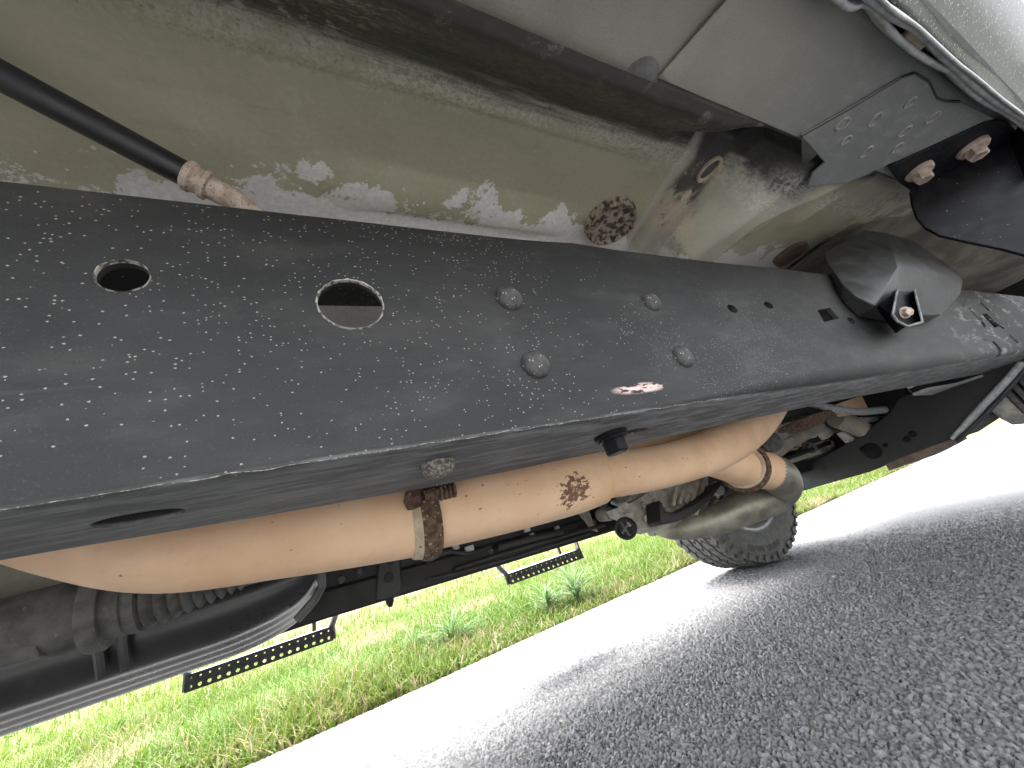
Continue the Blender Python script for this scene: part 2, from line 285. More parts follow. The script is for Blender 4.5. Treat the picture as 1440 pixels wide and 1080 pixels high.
# ------------------------------------------------------------------ mesh helpers
class MB:
    def __init__(s): s.v = []; s.f = []; s.mi = []
    def add(s, vs, fs, mi=0):
        n = len(s.v); s.v += [tuple(p) for p in vs]; s.f += [tuple(i+n for i in f) for f in fs]; s.mi += [mi]*len(fs); return s
    def box(s, lo, hi, mi=0, M_=None):
        x0, y0, z0 = lo; x1, y1, z1 = hi
        vs = [Vector(q) for q in ((x0, y0, z0), (x1, y0, z0), (x1, y1, z0), (x0, y1, z0), (x0, y0, z1), (x1, y0, z1), (x1, y1, z1), (x0, y1, z1))]
        if M_ is not None: vs = [M_ @ q for q in vs]
        return s.add(vs, [(3, 2, 1, 0), (4, 5, 6, 7), (0, 1, 5, 4), (1, 2, 6, 5), (2, 3, 7, 6), (3, 0, 4, 7)], mi)
    def tube(s, pts, rad, seg=20, caps=True, mi=0):
        pts = [Vector(p) for p in pts]; n = len(pts)
        rad = [rad]*n if not hasattr(rad, '__len__') else rad
        tan = [(pts[min(i+1, n-1)]-pts[max(i-1, 0)]).normalized() for i in range(n)]
        up = Vector((0, 0, 1)) if abs(tan[0].z) < .9 else Vector((0, 1, 0)); u = tan[0].cross(up).normalized(); vs = []
        for i in range(n):
            u = (u - tan[i]*u.dot(tan[i])).normalized(); w = tan[i].cross(u)
            for k in range(seg):
                a = 2*math.pi*k/seg; vs.append(pts[i]+(u*math.cos(a)+w*math.sin(a))*rad[i])
        fs = [(i*seg+k, i*seg+(k+1) % seg, (i+1)*seg+(k+1) % seg, (i+1)*seg+k) for i in range(n-1) for k in range(seg)]
        if caps: fs += [tuple(range(seg-1, -1, -1)), tuple(range((n-1)*seg, n*seg))]
        return s.add(vs, fs, mi)
    def lathe(s, prof, org, axis, seg=24, mi=0, caps=True):      # prof: (along axis, radius)
        ax = Vector(axis).normalized(); up = Vector((0, 0, 1)) if abs(ax.z) < .9 else Vector((0, 1, 0)); u = ax.cross(up).normalized(); w = ax.cross(u); org = Vector(org)
        vs = [org+ax*a+(u*math.cos(2*math.pi*k/seg)+w*math.sin(2*math.pi*k/seg))*r for a, r in prof for k in range(seg)]
        n = len(prof); fs = [(i*seg+k, i*seg+(k+1) % seg, (i+1)*seg+(k+1) % seg, (i+1)*seg+k) for i in range(n-1) for k in range(seg)]
        if caps: fs += [tuple(range(seg-1, -1, -1)), tuple(range((n-1)*seg, n*seg))]
        return s.add(vs, fs, mi)
    def prism(s, pts, ext, mi=0):
        n = len(pts); a = [Vector(p) for p in pts]; b = [p+Vector(ext) for p in a]
        return s.add(a+b, [tuple(range(n-1, -1, -1)), tuple(range(n, 2*n))]+[(i, (i+1) % n, n+(i+1) % n, n+i) for i in range(n)], mi)
    def grid(s, P, mi=0):
        a, b = P.shape[:2]; vs = P.reshape(-1, 3).tolist()
        return s.add(vs, [(i*b+j, (i+1)*b+j, (i+1)*b+j+1, i*b+j+1) for i in range(a-1) for j in range(b-1)], mi)
    def build(s, name, mats, parent=None, smooth=30, bevel=0, subsurf=0, solid=0, fixn=True):
        me = bpy.data.meshes.new(name); me.from_pydata(s.v, [], s.f); me.update()
        if fixn:
            bm = bmesh.new(); bm.from_mesh(me); bmesh.ops.recalc_face_normals(bm, faces=bm.faces); bm.to_mesh(me); bm.free()
        for q in (mats if isinstance(mats, (list, tuple)) else [mats]): me.materials.append(MAT[q] if isinstance(q, str) else q)
        if len(set(s.mi)) > 1: me.polygons.foreach_set('material_index', s.mi)
        o = link(name, me, parent)
        if smooth: shade(me, smooth)
        if solid: q = o.modifiers.new('thickness', 'SOLIDIFY'); q.thickness = solid; q.offset = 0
        if bevel: q = o.modifiers.new('edges', 'BEVEL'); q.width = bevel; q.segments = 3; q.limit_method = 'ANGLE'; q.angle_limit = math.radians(28)
        if subsurf: q = o.modifiers.new('sub', 'SUBSURF'); q.levels = q.render_levels = subsurf
        return o
def shade(me, ang):
    me.polygons.foreach_set('use_smooth', [True]*len(me.polygons))
    try: me.set_sharp_from_angle(angle=math.radians(ang))
    except Exception: pass
def link(name, me, parent=None):
    o = bpy.data.objects.new(name, me); COL.objects.link(o)
    if parent is not None:
        o.parent = parent; o.matrix_parent_inverse = WORLD_OF(parent).inverted()
    return o
def WORLD_OF(o):
    m = o.matrix_basis.copy()
    if o.parent is not None: m = WORLD_OF(o.parent) @ o.matrix_parent_inverse @ m
    return m
def same(o, parent, loc):                                # a repeat that shares mesh data
    c = o.copy(); COL.objects.link(c); c.parent = parent; c.matrix_parent_inverse = WORLD_OF(parent).inverted(); c.location = loc; return c
def lab(o, s): o['label'] = s; return o
def top(o, label, cat, group=None):
    o['label'] = label; o['category'] = cat
    if group: o['group'] = group
    return o
def smooth_path(pts, n=8):                               # Catmull-Rom through (Vector, radius)
    out = []; P = [(Vector(p), r) for p, r in pts]
    for i in range(len(P)-1):
        p0, p1, p2, p3 = P[max(i-1, 0)], P[i], P[i+1], P[min(i+2, len(P)-1)]
        for k in range(n):
            t = k/n; f = lambda a, b, c, d: .5*((2*b)+(c-a)*t+(2*a-5*b+4*c-d)*t*t+(3*b-a-3*c+d)*t**3)
            out.append((Vector([f(p0[0][j], p1[0][j], p2[0][j], p3[0][j]) for j in range(3)]), f(p0[1], p1[1], p2[1], p3[1])))
    out.append(P[-1]); return [o[0] for o in out], [o[1] for o in out]
def px_tube(spec, seg=24, n=8):                          # spec: (px, py, Y, width in px)
    pts = []
    for a in spec:
        p = at_y(a[0], a[1], a[2]); pts.append((p, px_size(p, a[3])/2))
    P, r = smooth_path(pts, n); return MB().tube(P, r, seg), P, r
def hexhead(mb, org, axis, r, h, mi=0):
    mb.lathe([(0, r*1.35), (h*.25, r*1.35), (h*.3, r*1.25)], org, axis, 24, mi)
    mb.lathe([(h*.28, r), (h*.9, r), (h, r*.86)], org, axis, 6, mi)

# ------------------------------------------------------------------ setting
def sstep(a, lo, hi): t = np.clip((a-lo)/(hi-lo), 0, 1); return t*t*(3-2*t)
ROAD_EDGE = 2.32
def axis_samples(a, b, fine_a, fine_b, step, grow=1.035, mx=6.0):
    xs = list(np.arange(fine_a, fine_b, step)); s = step; q = xs[-1]
    while q < b: s = min(s*grow, mx); q += s; xs.append(min(q, b))
    s = step; q = xs[0]; lo = []
    while q > a: s = min(s*grow, mx); q -= s; lo.append(max(q, a))
    return np.array(lo[::-1]+xs)
def cells(x, y, size, seed):                             # worley: nearest distance, second distance and cell random numbers
    gx, gy = np.floor(x/size), np.floor(y/size); d1 = np.full(x.shape, 9.); d2 = np.full(x.shape, 9.); rr = np.zeros(x.shape); cx = np.zeros(x.shape); cy = np.zeros(x.shape)
    def hsh(a, b, k):
        v = np.sin(a*127.1+b*311.7+k*74.7+seed)*43758.5453; return v-np.floor(v)
    for i in (-1, 0, 1):
        for j in (-1, 0, 1):
            a, b = gx+i, gy+j; px, py = (a+.1+.8*hsh(a, b, 1))*size, (b+.1+.8*hsh(a, b, 2))*size
            d = np.hypot(x-px, y-py)/size; near = d < d1
            d2 = np.where(near, d1, np.minimum(d2, d)); rr = np.where(near, hsh(a, b, 3), rr); cx = np.where(near, x-px, cx); cy = np.where(near, y-py, cy); d1 = np.where(near, d, d1)
    return d1, d2, rr, cx, cy
xs = axis_samples(-40, 90, .16, 1.35, .0031, 1.0075); ys = axis_samples(-6, ROAD_EDGE+.03, .06, 1.0, .0031, 1.0075)
GX, GY = np.meshgrid(xs, ys, indexing='ij')
wob = .0016
WX = GX+wob*np.sin(GY*410+GX*93)+.002*np.sin(GX*60+GY*33); WY = GY+wob*np.sin(GX*380-GY*77)
d1, d2, rr, cx, cy = cells(WX, WY, .0125, 3.0)
e = np.clip(d2-d1, 0, 1)
hgt = sstep(e, .02, .34)*(.0044+.0034*rr) + (cx*np.cos(rr*40)+cy*np.sin(rr*40))*.42*sstep(e, .05, .3)
f1, f2, fr, _, _ = cells(GX+5, GY+9, .0045, 11.0)
hgt += sstep(np.clip(f2-f1, 0, 1), 0, .4)*.0012
hgt += .004*np.sin(GX*3.1+1)*np.sin(GY*2.3)
fx = np.gradient(xs); fy = np.gradient(ys)
fade = 1-sstep(np.maximum(fx[:, None], fy[None, :]), .0085, .017)
hgt = (hgt-.0055)*fade
edge_drop = sstep(GY, ROAD_EDGE-.05, ROAD_EDGE+.03); hgt = hgt-.03*edge_drop
GYv = GY+edge_drop*(.03*np.sin(GX*9)+.02*np.sin(GX*23+1)+.015*np.sin(GX*61))
me = bpy.data.meshes.new('road'); na, nb = GX.shape
idx = np.arange(na*nb).reshape(na, nb); fc = np.stack([idx[:-1, :-1], idx[1:, :-1], idx[1:, 1:], idx[:-1, 1:]], -1).reshape(-1, 4)
me.vertices.add(na*nb); me.vertices.foreach_set('co', np.stack([GX, GYv, hgt], -1).astype(np.float32).ravel())
me.loops.add(fc.size); me.loops.foreach_set('vertex_index', fc.ravel().astype(np.int32)); me.polygons.add(len(fc)); me.polygons.foreach_set('loop_start', np.arange(0, fc.size, 4, dtype=np.int32)); me.polygons.foreach_set('loop_total', np.full(len(fc), 4, np.int32))
me.update(calc_edges=True); me.polygons.foreach_set('use_smooth', [True]*len(fc)); at_ = me.attributes.new('stone', 'FLOAT', 'POINT')
at_.data.foreach_set('value', np.where(fade > 0, .15+.85*rr*sstep(e, .0, .25)*fade+.35*(1-fade), .5).astype(np.float32).ravel())
me.materials.append(MAT['road']); o = link('road', me); o['kind'] = 'structure'; o['label'] = 'grey asphalt road of worn stone chips under and beside the truck'

def verge_z(x, y): return -.02+.05*sstep(y, ROAD_EDGE, ROAD_EDGE+.8)+.9*sstep(y, 6.5, 14)+3.0*sstep(y, 16, 40)+.03*np.sin(x*1.7)*np.sin(y*2.1)*sstep(y, 2.6, 4)
gx = axis_samples(-60, 110, -5, 9, .15, 1.1, 6); gy = axis_samples(ROAD_EDGE-.25, 80, ROAD_EDGE-.2, 6, .1, 1.12, 5)
A, B = np.meshgrid(gx, gy, indexing='ij'); P = np.stack([A, B, verge_z(A, B)], -1)
o = MB().grid(P).build('verge_ground', 'soil', smooth=60); o['kind'] = 'structure'; o['label'] = 'soil of the roadside verge under the grass'
gx = np.array([-60, 110.]); A, B = np.meshgrid(gx, np.array([-80, -6.05]), indexing='ij'); P = np.stack([A, B, -.012+0*A], -1)
o = MB().grid(P).build('ground', 'soil', smooth=60); o['kind'] = 'structure'

def grass_mesh(n):
    V = []; Fc = []; MI = []
    # denser near the road and the camera side
    x = rng.uniform(-4.5, 9, n*3); y = ROAD_EDGE+.0+rng.exponential(1.7, n*3); keep = (y < 9) & (x < 1+1.9*y+2) & (x > -2.2-.7*(y-2.3)); x, y = x[keep][:n], y[keep][:n]; n = len(x)
    pt = np.array([pnoise(Vector((a*1.3, b*1.7, 3.1))) for a, b in zip(x, y)]); pt2 = np.array([pnoise(Vector((a*.8+9, b*1.1, 7.7))) for a, b in zip(x, y)])
    near = np.exp(-(y-ROAD_EDGE)/.35)
    hgt = (.05+.10*rng.random(n)+.09*np.clip(pt2+.3, 0, 1))*(1-.6*near)+.02
    ang = rng.uniform(0, 2*math.pi, n); lean = rng.uniform(.1, 1.5, n); w = rng.uniform(.0022, .006, n)*(1+.15*(y-2))
    straw = (rng.random(n) < np.clip(  .06+1.0*np.clip(pt-.12, 0, 1)*1.6+.22*near, 0, .85)); yel = rng.random(n) < np.clip(.35+.6*pt2, .1, .8)
    mi = np.where(straw, 2, np.where(yel, 1, 0))
    dx, dy = np.cos(ang), np.sin(ang); z0 = verge_z(x, y)-.01
    yb = y+.03*np.sin(x*9)*near
    def pt_(t, side):
        b = lean*hgt*t*t; ww = w*(1-t)**.7*side
        return np.stack([x+dx*b-dy*ww, yb+dy*b+dx*ww, z0+hgt*t*(1-.25*lean*t)], -1)
    a = [pt_(0, -1), pt_(0, 1), pt_(.45, -1), pt_(.45, 1), pt_(.8, -1), pt_(.8, 1), pt_(1, 0)]
    V = np.stack(a, 1).reshape(-1, 3); b = (np.arange(n)*7)[:, None]
    q1 = b+np.array([0, 1, 3, 2]); q2 = b+np.array([2, 3, 5, 4]); tr = b+np.array([4, 5, 6])
    faces = [tuple(f) for f in np.concatenate([q1, q2]).tolist()]+[tuple(f) for f in tr.tolist()]
    me = bpy.data.meshes.new('grass'); me.from_pydata(V.tolist(), [], faces)
    for k in ('grass1', 'grass2', 'grass3'): me.materials.append(MAT[k])
    me.polygons.foreach_set('material_index', np.concatenate([mi, mi, mi]).astype(np.int32)); me.update(); return me
o = link('grass', grass_mesh(130000)); o['kind'] = 'stuff'; o['label'] = 'bright green and straw coloured grass growing on the verge'

def weed(px, py, hgt, n, label, seed):
    r = random.Random(seed); b = at_z(px, py, .0); root = bpy.data.objects.new('leafy_weed', None); COL.objects.link(root); root.location = b
    top(root, label, 'weed', 'leafy weeds on the verge')
    def blade(L, ang, lean, w, z=0.0):
        vs = []; k = 7
        for i in range(k):
            t = i/(k-1); rr_ = L*t*math.sin(lean)*(.5+.5*t); zz = z+L*t*math.cos(lean)*(1-.45*t*t*math.sin(lean)); ww = w*math.sin(math.pi*min(1, .12+.88*t))**.8*(1 if t < 1 else 0)
            c, s_ = math.cos(ang), math.sin(ang); fold = .25*ww
            vs += [(c*rr_-s_*ww, s_*rr_+c*ww, zz+fold), (c*rr_, s_*rr_, zz), (c*rr_+s_*ww, s_*rr_-c*ww, zz+fold)]
        fs = []
        for i in range(k-1):
            fs += [(3*i, 3*i+1, 3*i+4, 3*i+3), (3*i+1, 3*i+2, 3*i+5, 3*i+4)]
        return [Vector(q)+Vector(b) for q in vs], fs
    st = MB()
    for i in range(5):
        a = r.uniform(0, 6.28); st.tube([Vector(b), Vector(b)+Vector((math.cos(a)*.04, math.sin(a)*.04, hgt*.45))], [.003, .001], 6)
    st.build('stem', 'weed', root)
    for i in range(n):
        m = MB(); vs, fs = blade(hgt*r.uniform(.5, .9), r.uniform(0, 6.28), r.uniform(.5, 1.5), r.uniform(.0035, .0075), hgt*r.uniform(0, .35)); m.add(vs, fs); m.build('leaf', 'weed', root, fixn=False, smooth=60)
    return root
weed(815, 850, .36, 80, 'leafy weed clump overhanging the road edge, nearest to the tyre', 1)
weed(775, 866, .30, 60, 'leafy weed clump at the road edge just left of the one by the tyre', 2)
weed(640, 915, .34, 64, 'leafy weed clump in the middle of the verge below the small far step', 3)
weed(585, 930, .30, 54, 'leafy weed clump beside straw grass, between the two steps', 4)
weed(160, 1055, .30, 40, 'leafy weed clump at the bottom left of the verge under the tank', 5)
def flower(px, py, label, s):
    b = at_z(px, py, .06); g = at_z(px, py, 0); g = Vector((b.x, b.y, 0)); root = bpy.data.objects.new('orange_flower', None); COL.objects.link(root); root.location = g
    top(root, label, 'flower', 'orange flowers in the verge')
    MB().tube([g, g+Vector((.004, .003, .05*s)), Vector((g.x, g.y, .085*s))], .0018, 6).build('stem', 'weed', root)
    c = Vector((g.x, g.y, .085*s)); MB().lathe([(0, .004), (.004, .008), (.009, .005), (.010, .001)], c, (0, -.3, 1), 12).build('flower_centre', 'brown', root)
    for k in range(8):
        a = k*math.pi/4; d = Vector((math.cos(a), math.sin(a), .25)); t_ = Vector((-math.sin(a), math.cos(a), 0))
        MB().add([c+d*.006, c+d*.018+t_*.009, c+d*.034+t_*.005, c+d*.036, c+d*.034-t_*.005, c+d*.018-t_*.009], [(0, 1, 2, 3, 4, 5)]).build('petal', 'petal', root, smooth=0, fixn=False)
flower(190, 1072, 'orange flower low in the grass at the bottom left', 1.2)
flower(1245, 668, 'orange flower in the far grass right of the tyre', 1.6)

# ------------------------------------------------------------------ the truck
truck = bpy.data.objects.new('pickup_truck', None); COL.objects.link(truck); truck.location = (.2, .72, 0)
top(truck, 'underside of pickup truck with olive floor, dark frame rail and tan exhaust on the road', 'truck')
YC = .72
# ---- near frame rail
RY, RZ0, RZ1 = .23, .505, .703
def flange_y(x): return float(np.interp(x, [-1.6, -.4, -.15, -.04, .1, .3, .49, .89, 1.9, 2.7], [.30, .305, .317, .338, .359, .361, .348, .347, .385, .42]))
def rail_ring(x):
    r = .0035+.0175*float(sstep(np.array(x), .22, .62)); rt = .007; k = 7; th = .006; fy_ = flange_y(x); pts = []
    yt = .335
    pts.append((yt, RZ1))
    for i in range(k): a = math.pi/2*i/(k-1); pts.append((RY+rt-rt*math.sin(a), RZ1-rt+rt*math.cos(a)))
    for i in range(k): a = math.pi/2*i/(k-1); pts.append((RY+r-r*math.cos(a), RZ0+r-r*math.sin(a)))
    pts += [(fy_-.004, RZ0), (fy_, RZ0+.002), (fy_, RZ0+th)]
    ri = max(.001, r-th)
    for i in range(k): a = math.pi/2*(k-1-i)/(k-1); pts.append((RY+th+ri-ri*math.cos(a), RZ0+th+ri-ri*math.sin(a)))
    for i in range(k): a = math.pi/2*(k-1-i)/(k-1); pts.append((RY+th+.002-.002*math.sin(a), RZ1-th-.002+.002*math.cos(a)))
    pts.append((yt, RZ1-th))
    return [(x, y, z) for y, z in pts]
mb = MB(); stations = list(np.arange(-1.6, -.4, .2))+list(np.arange(-.4, 1.4, .03))+list(np.arange(1.4, 2.61, .1)); rings = [rail_ring(x) for x in stations]; n = len(rings[0])
# gentle dents in the web
mb.v = []
for ring in rings:
    for (x, y, z) in ring:
        if y < RY+.02: y += .0015*pnoise(Vector((x*5, z*9, 2)))-.0025*math.exp(-((x-.262)/.03)**2)*(1 if z > .52 else .3)
        mb.v.append((x, y, z))
for i in range(len(rings)-1):
    for k in range(n): mb.f.append((i*n+k, i*n+(k+1) % n, (i+1)*n+(k+1) % n, (i+1)*n+k)); mb.mi.append(0)
mb.f += [tuple(range(n-1, -1, -1)), tuple(range((len(rings)-1)*n, len(rings)*n))]; mb.mi += [0, 0]
rail = mb.build('frame_rail', 'rail', truck); lab(rail, 'dark grey stone-chipped frame rail running across the middle')
HOLES = [(173, 388, .0118, .0118), (494, 427, .0215, .0215), (1030, 434, .009, .0065), (1081, 429, .0095, .006), (1197, 451, .011, .006)]
cut = MB()
for (px, py, rx, rz) in HOLES:
    p = at_y(px, py, RY); cut.add([(p.x+rx*math.cos(a)+rz*0, y, p.z+rz*math.sin(a)) for y in (RY-.03, RY+.025) for a in np.linspace(0, 2*math.pi, 32, endpoint=False)],
        [tuple(range(31, -1, -1)), tuple(range(32, 64))]+[(i, (i+1) % 32, 32+(i+1) % 32, 32+i) for i in range(32)])
for quad in ([(1149, 436), (1167, 433), (1180, 448), (1158, 453)], [(1380, 441), (1388, 441), (1405, 458), (1399, 461)], [(1379, 444), (1386, 458), (1384, 461), (1376, 447)], [(1394, 480), (1398, 480), (1415, 497), (1411, 500)]):
    cut.prism([at_y(a, b, RY-.03) if 0 else Vector((at_y(a, b, RY).x, RY-.03, at_y(a, b, RY).z)) for a, b in quad], (0, .055, 0))
sc_ = at_z(193, 731, RZ0); sa = at_z(128, 741, RZ0); sb = at_z(260, 717, RZ0); su = (sb-sa).normalized(); sl = (sb-sa).length/2; sv = Vector((-su.y, su.x, 0)); s_cen = (sa+sb)/2
slotp = [s_cen+su*(sl*math.cos(a))+sv*(.0115*(abs(math.sin(a))**.8)*(1 if math.sin(a) > 0 else -1)) for a in np.linspace(0, 2*math.pi, 28, endpoint=False)]
cut.prism([Vector((p.x, p.y, RZ0-.02)) for p in slotp], (0, 0, .04))
co_ = cut.build('cutter', 'rail'); bo = rail.modifiers.new('holes', 'BOOLEAN'); bo.operation = 'DIFFERENCE'; bo.object = co_; bo.solver = 'EXACT'
bpy.context.view_layer.update(); dg = bpy.context.evaluated_depsgraph_get(); nm = bpy.data.meshes.new_from_object(rail.evaluated_get(dg)); rail.modifiers.clear(); rail.data = nm; bpy.data.objects.remove(co_); shade(nm, 30)
m = MB(); m.add([s_cen+su*(sl*1.15*k*math.cos(a))+sv*(.014*k*math.sin(a))+Vector((0, 0, .0065+.006*(1-k))) for k in (1.0, .6, .2) for a in np.linspace(0, 2*math.pi, 28, endpoint=False)], [(r_*28+i, r_*28+(i+1) % 28, (r_+1)*28+(i+1) % 28, (r_+1)*28+i) for r_ in range(2) for i in range(28)]+[tuple(range(56, 84))]); m.build('slot_cup', 'hose', rail)
for (px, py, rx, rz) in HOLES[:2]:
    p = at_y(px, py, RY); m = MB(); seg = 40; vs = []; fs = []
    for i in range(seg):
        a = 2*math.pi*i/seg; j = 1+.03*random.uniform(-1, 1)
        for rr_, yy in ((.985, RY+.002), (.99, RY-.0004), (1.02*j, RY-.0009), (1.045*j, RY+.0004)): vs.append((p.x+rx*rr_*math.cos(a)*.995, yy, p.z+rz*rr_*math.sin(a)*.995))
    for i in range(seg):
        for k in range(3): fs.append((i*4+k, ((i+1) % seg)*4+k, ((i+1) % seg)*4+k+1, i*4+k+1))
    m.add(vs, fs); m.build('hole_lip', 'chipedge', rail, fixn=False)
riv = None
for (px, py) in ((716, 420), (753, 513), (915, 425), (960, 502)):
    p = at_y(px, py, RY)
    if riv is None:
        riv = MB().lathe([(-.002, .0125), (.0012, .0125), (.0035, .0112), (.0052, .0085), (.006, .005), (.0063, .001)], (0, 0, 0), (0, -1, 0), 24).build('rivet', worn('rivet_steel', (.022, .022, .022), (.065, .063, .058), .6, 0, 120, (420, .3, .3), (.34, .32, .28), .6), rail); riv.location = p
    else: same(riv, rail, p)
p = at_z(615, 652, RZ0)
m = MB(); m.lathe([(-.002, .0135), (.002, .0135), (.005, .0125), (.008, .0095), (.010, .005), (.0105, .001)], p, (0, 0, -1), 10); lab(m.build('bolt', 'boltw', rail, bevel=.0008), 'pale weathered round bolt head under the rail')
p = at_z(858, 610, RZ0)
m = MB(); m.lathe([(-.002, .0165), (.0035, .0165), (.0045, .0145), (.007, .0145)], p, (0, 0, -1), 28); m.lathe([(.006, .0115), (.018, .0115), (.020, .0100)], p, (0, 0, -1), 6); lab(m.build('bolt', 'black', rail, bevel=.0006), 'black hex bolt with washer hanging under the rail')
p = at_z(895, 606, RZ0); m = MB()
m.add([(p.x+.017*sx*math.cos(a), p.y+.0055*sx*math.sin(a), RZ0-z) for sx, z in ((1, .0012), (.7, .0016), (.55, .0005)) for a in np.linspace(0, 2*math.pi, 20, endpoint=False)],
      [(r_*20+i, r_*20+(i+1) % 20, (r_+1)*20+(i+1) % 20, (r_+1)*20+i) for r_ in range(2) for i in range(20)]+[tuple(range(40, 60))]); m.build('drain_slot', 'rust', rail)
m = MB(); P = [(x, RY+.0005+.0006*pnoise(Vector((x*140, 1, 2))), RZ0+.0006+.0012*pnoise(Vector((x*70, 5, 2)))) for x in np.arange(-.45, .36, .004)]
m.tube(P, [.0002+.0005*abs(pnoise(Vector((q[0]*160, 3, 3)))) for q in P], 6); m.build('weld_seam', 'boltw', rail)
for (pa, pb, wd) in (((1378, 425), (1392, 438), .007), ((1396, 452), (1412, 462), .006), ((1418, 470), (1436, 486), .008), ((1362, 432), (1380, 452), .010)):
    a, b = at_y(*pa, RY), at_y(*pb, RY); u = (b-a).normalized(); w_ = Vector((-u.z, 0, u.x)); c = (a+b)/2; L = (b-a).length/2; m = MB()
    m.add([Vector((c.x, RY-dy, c.z))+u*(L*k*math.cos(t))+w_*(wd*k*math.sin(t)) for k, dy in ((1.0, -.001), (.9, .002), (.5, .003)) for t in np.linspace(0, 2*math.pi, 20, endpoint=False)],
          [(r_*20+i, r_*20+(i+1) % 20, (r_+1)*20+(i+1) % 20, (r_+1)*20+i) for r_ in range(2) for i in range(20)]+[tuple(range(40, 60))]); m.build('pressed_dimple', 'rail', rail)
# ---- plastic cover on the rail
front = dict(L=(1158, 355, .226), L1=(1164, 369, .222), L2=(1184, 398, .214), L3=(1202, 415, .208), L4=(1231, 430, .200), T=(1215, 323, .205), T1=(1246, 327, .200), T2=(1282, 338, .198), T3=(1315, 360, .195),
             E1=(1349, 384, .198), E2=(1354, 396, .192), E3=(1351, 413, .198), E4=(1324, 442, .205), E5=(1293, 443, .200), R1=(1262, 376, .172), R2=(1336, 391, .182))
keys = list(front); PV = [at_y(*front[k]) for k in keys]; ix = {k: i for i, k in enumerate(keys)}
loop = ['L', 'T', 'T1', 'T2', 'T3', 'E1', 'E2', 'E3', 'E4', 'E5', 'L4', 'L3', 'L2', 'L1']
back = [Vector((PV[ix[k]].x+.01, .2285, PV[ix[k]].z)) for k in loop]; nb_ = len(PV)
fs = [('L', 'T', 'R1', 'L4', 'L3', 'L2', 'L1'), ('T', 'T1', 'T2', 'T3', 'E1', 'R2', 'R1'), ('R1', 'R2', 'E4', 'E5', 'L4'), ('R2', 'E1', 'E2'), ('R2', 'E2', 'E3', 'E4')]
fs = [tuple(ix[k] for k in f) for f in fs]; nl = len(loop)
fs += [(ix[loop[i]], ix[loop[(i+1) % nl]], nb_+(i+1) % nl, nb_+i) for i in range(nl)]+[tuple(range(nb_, nb_+nl))]
cover = MB().add(PV+back, fs).build('plastic_cover', 'plastic', truck, bevel=.0045, smooth=50); lab(cover, 'faded black moulded plastic cover bolted on the rail')
m = MB()
def sheet(pts, ext): m.prism(pts, ext)
sheet([at_y(1262, 409, .180), at_y(1287, 410, .180), at_y(1297, 452, .190), at_y(1275, 458, .195), at_y(1255, 443, .190)], (0, .004, 0))
sheet([at_y(1262, 409, .179), at_y(1255, 443, .189), at_y(1234, 428, .199)], (.004, .004, 0))
sheet([at_y(1234, 428, .200), at_y(1255, 443, .190), at_y(1275, 459, .193), at_y(1263, 467, .224)], (0, .004, 0))
m.build('mounting_tab', 'black', cover, smooth=0, bevel=.0008)
m = MB(); m.tube([at_y(1262, 407, .172), at_y(1255, 443, .182)], .0016, 6); m.tube([at_y(1286, 408, .172), at_y(1297, 452, .180)], .0016, 6); m.tube([at_y(1255, 443, .182), at_y(1262, 452, .184), at_y(1276, 459, .186), at_y(1297, 453, .180)], .0018, 6)
for a_, b_ in (((1262, 407), (1255, 443)), ((1286, 408), (1297, 452))): m.prism([at_y(*a_, .172), at_y(*b_, .182), at_y(*b_, .200), at_y(*a_, .192)], (.0012, 0, 0))
m.build('tab_rib', worn('scuffed_plastic_edge', (.10, .10, .10), (.24, .24, .235), .5, 0, 60), cover, smooth=0)
m = MB(); p = at_y(1271, 440, .187); hexhead(m, p, (-.45, -.75, -.35), .0068, .010); m.build('bolt', 'pinkrust', cover)

# ---- floor pan (height field)
fxs = np.concatenate([np.arange(-1.5, -.4, .06), np.arange(-.4, 1.3, .0045), np.arange(1.3, 1.75, .04)]); fys = np.concatenate([np.arange(.097, .44, .0028), np.arange(.44, 1.34, .03)])
A, B = np.meshgrid(fxs, fys, indexing='ij'); Zf = np.full(A.shape, .85)
Zf -= .072*sstep(B, .166, .112)*0
wl = .168-.050*sstep(A, .42, .50); Zf -= .074*(1-sstep((B-.106+.008*sstep(A, .42, .50))/(wl-.106), 0, 1))                                      # wall down to the rocker
Zf -= .012*(1-sstep(B, .185, .209))*sstep(A, -.2, .1)*(1-sstep(A, .40, .47))   # scuffed step
Zf += .009*np.exp(-((B-.209)/.006)**2)*(1-sstep(A, .25, .42))*sstep(A, -.1, .02)
Zf -= .010*np.exp(-((B-.305-.02*np.sin(A*3))/.030)**2)*sstep(A, -.1, .15)*(1-sstep(A, .30, .42))  # long swage
Zf += .006*np.exp(-((B-.255)/.025)**2)*sstep(A, -.05, .2)*(1-sstep(A, .32, .45))
Zf += .012*np.exp(-((B-.348)/.007)**2)*sstep(A, .05, .12)*(1-sstep(A, .3, .38))
Zf -= .008*sstep(B, .36, .375)
Zf += .010*np.exp(-(((A+.02)-(B-.25)*.55)/.020)**2)*sstep(B, .21, .25)*.35    # faint diagonal crease
xl_ = np.interp(B, [.1, .126, .177, .252, .345, .5], [.488, .486, .487, .505, .523, .55]); xr_ = np.interp(B, [.1, .142, .205, .296, .5], [.55, .548, .560, .592, .65])
Zf -= .020*(sstep(A-xl_, -.004, .010)-sstep(A-xr_, -.022, .016))*sstep(B, .118, .14)
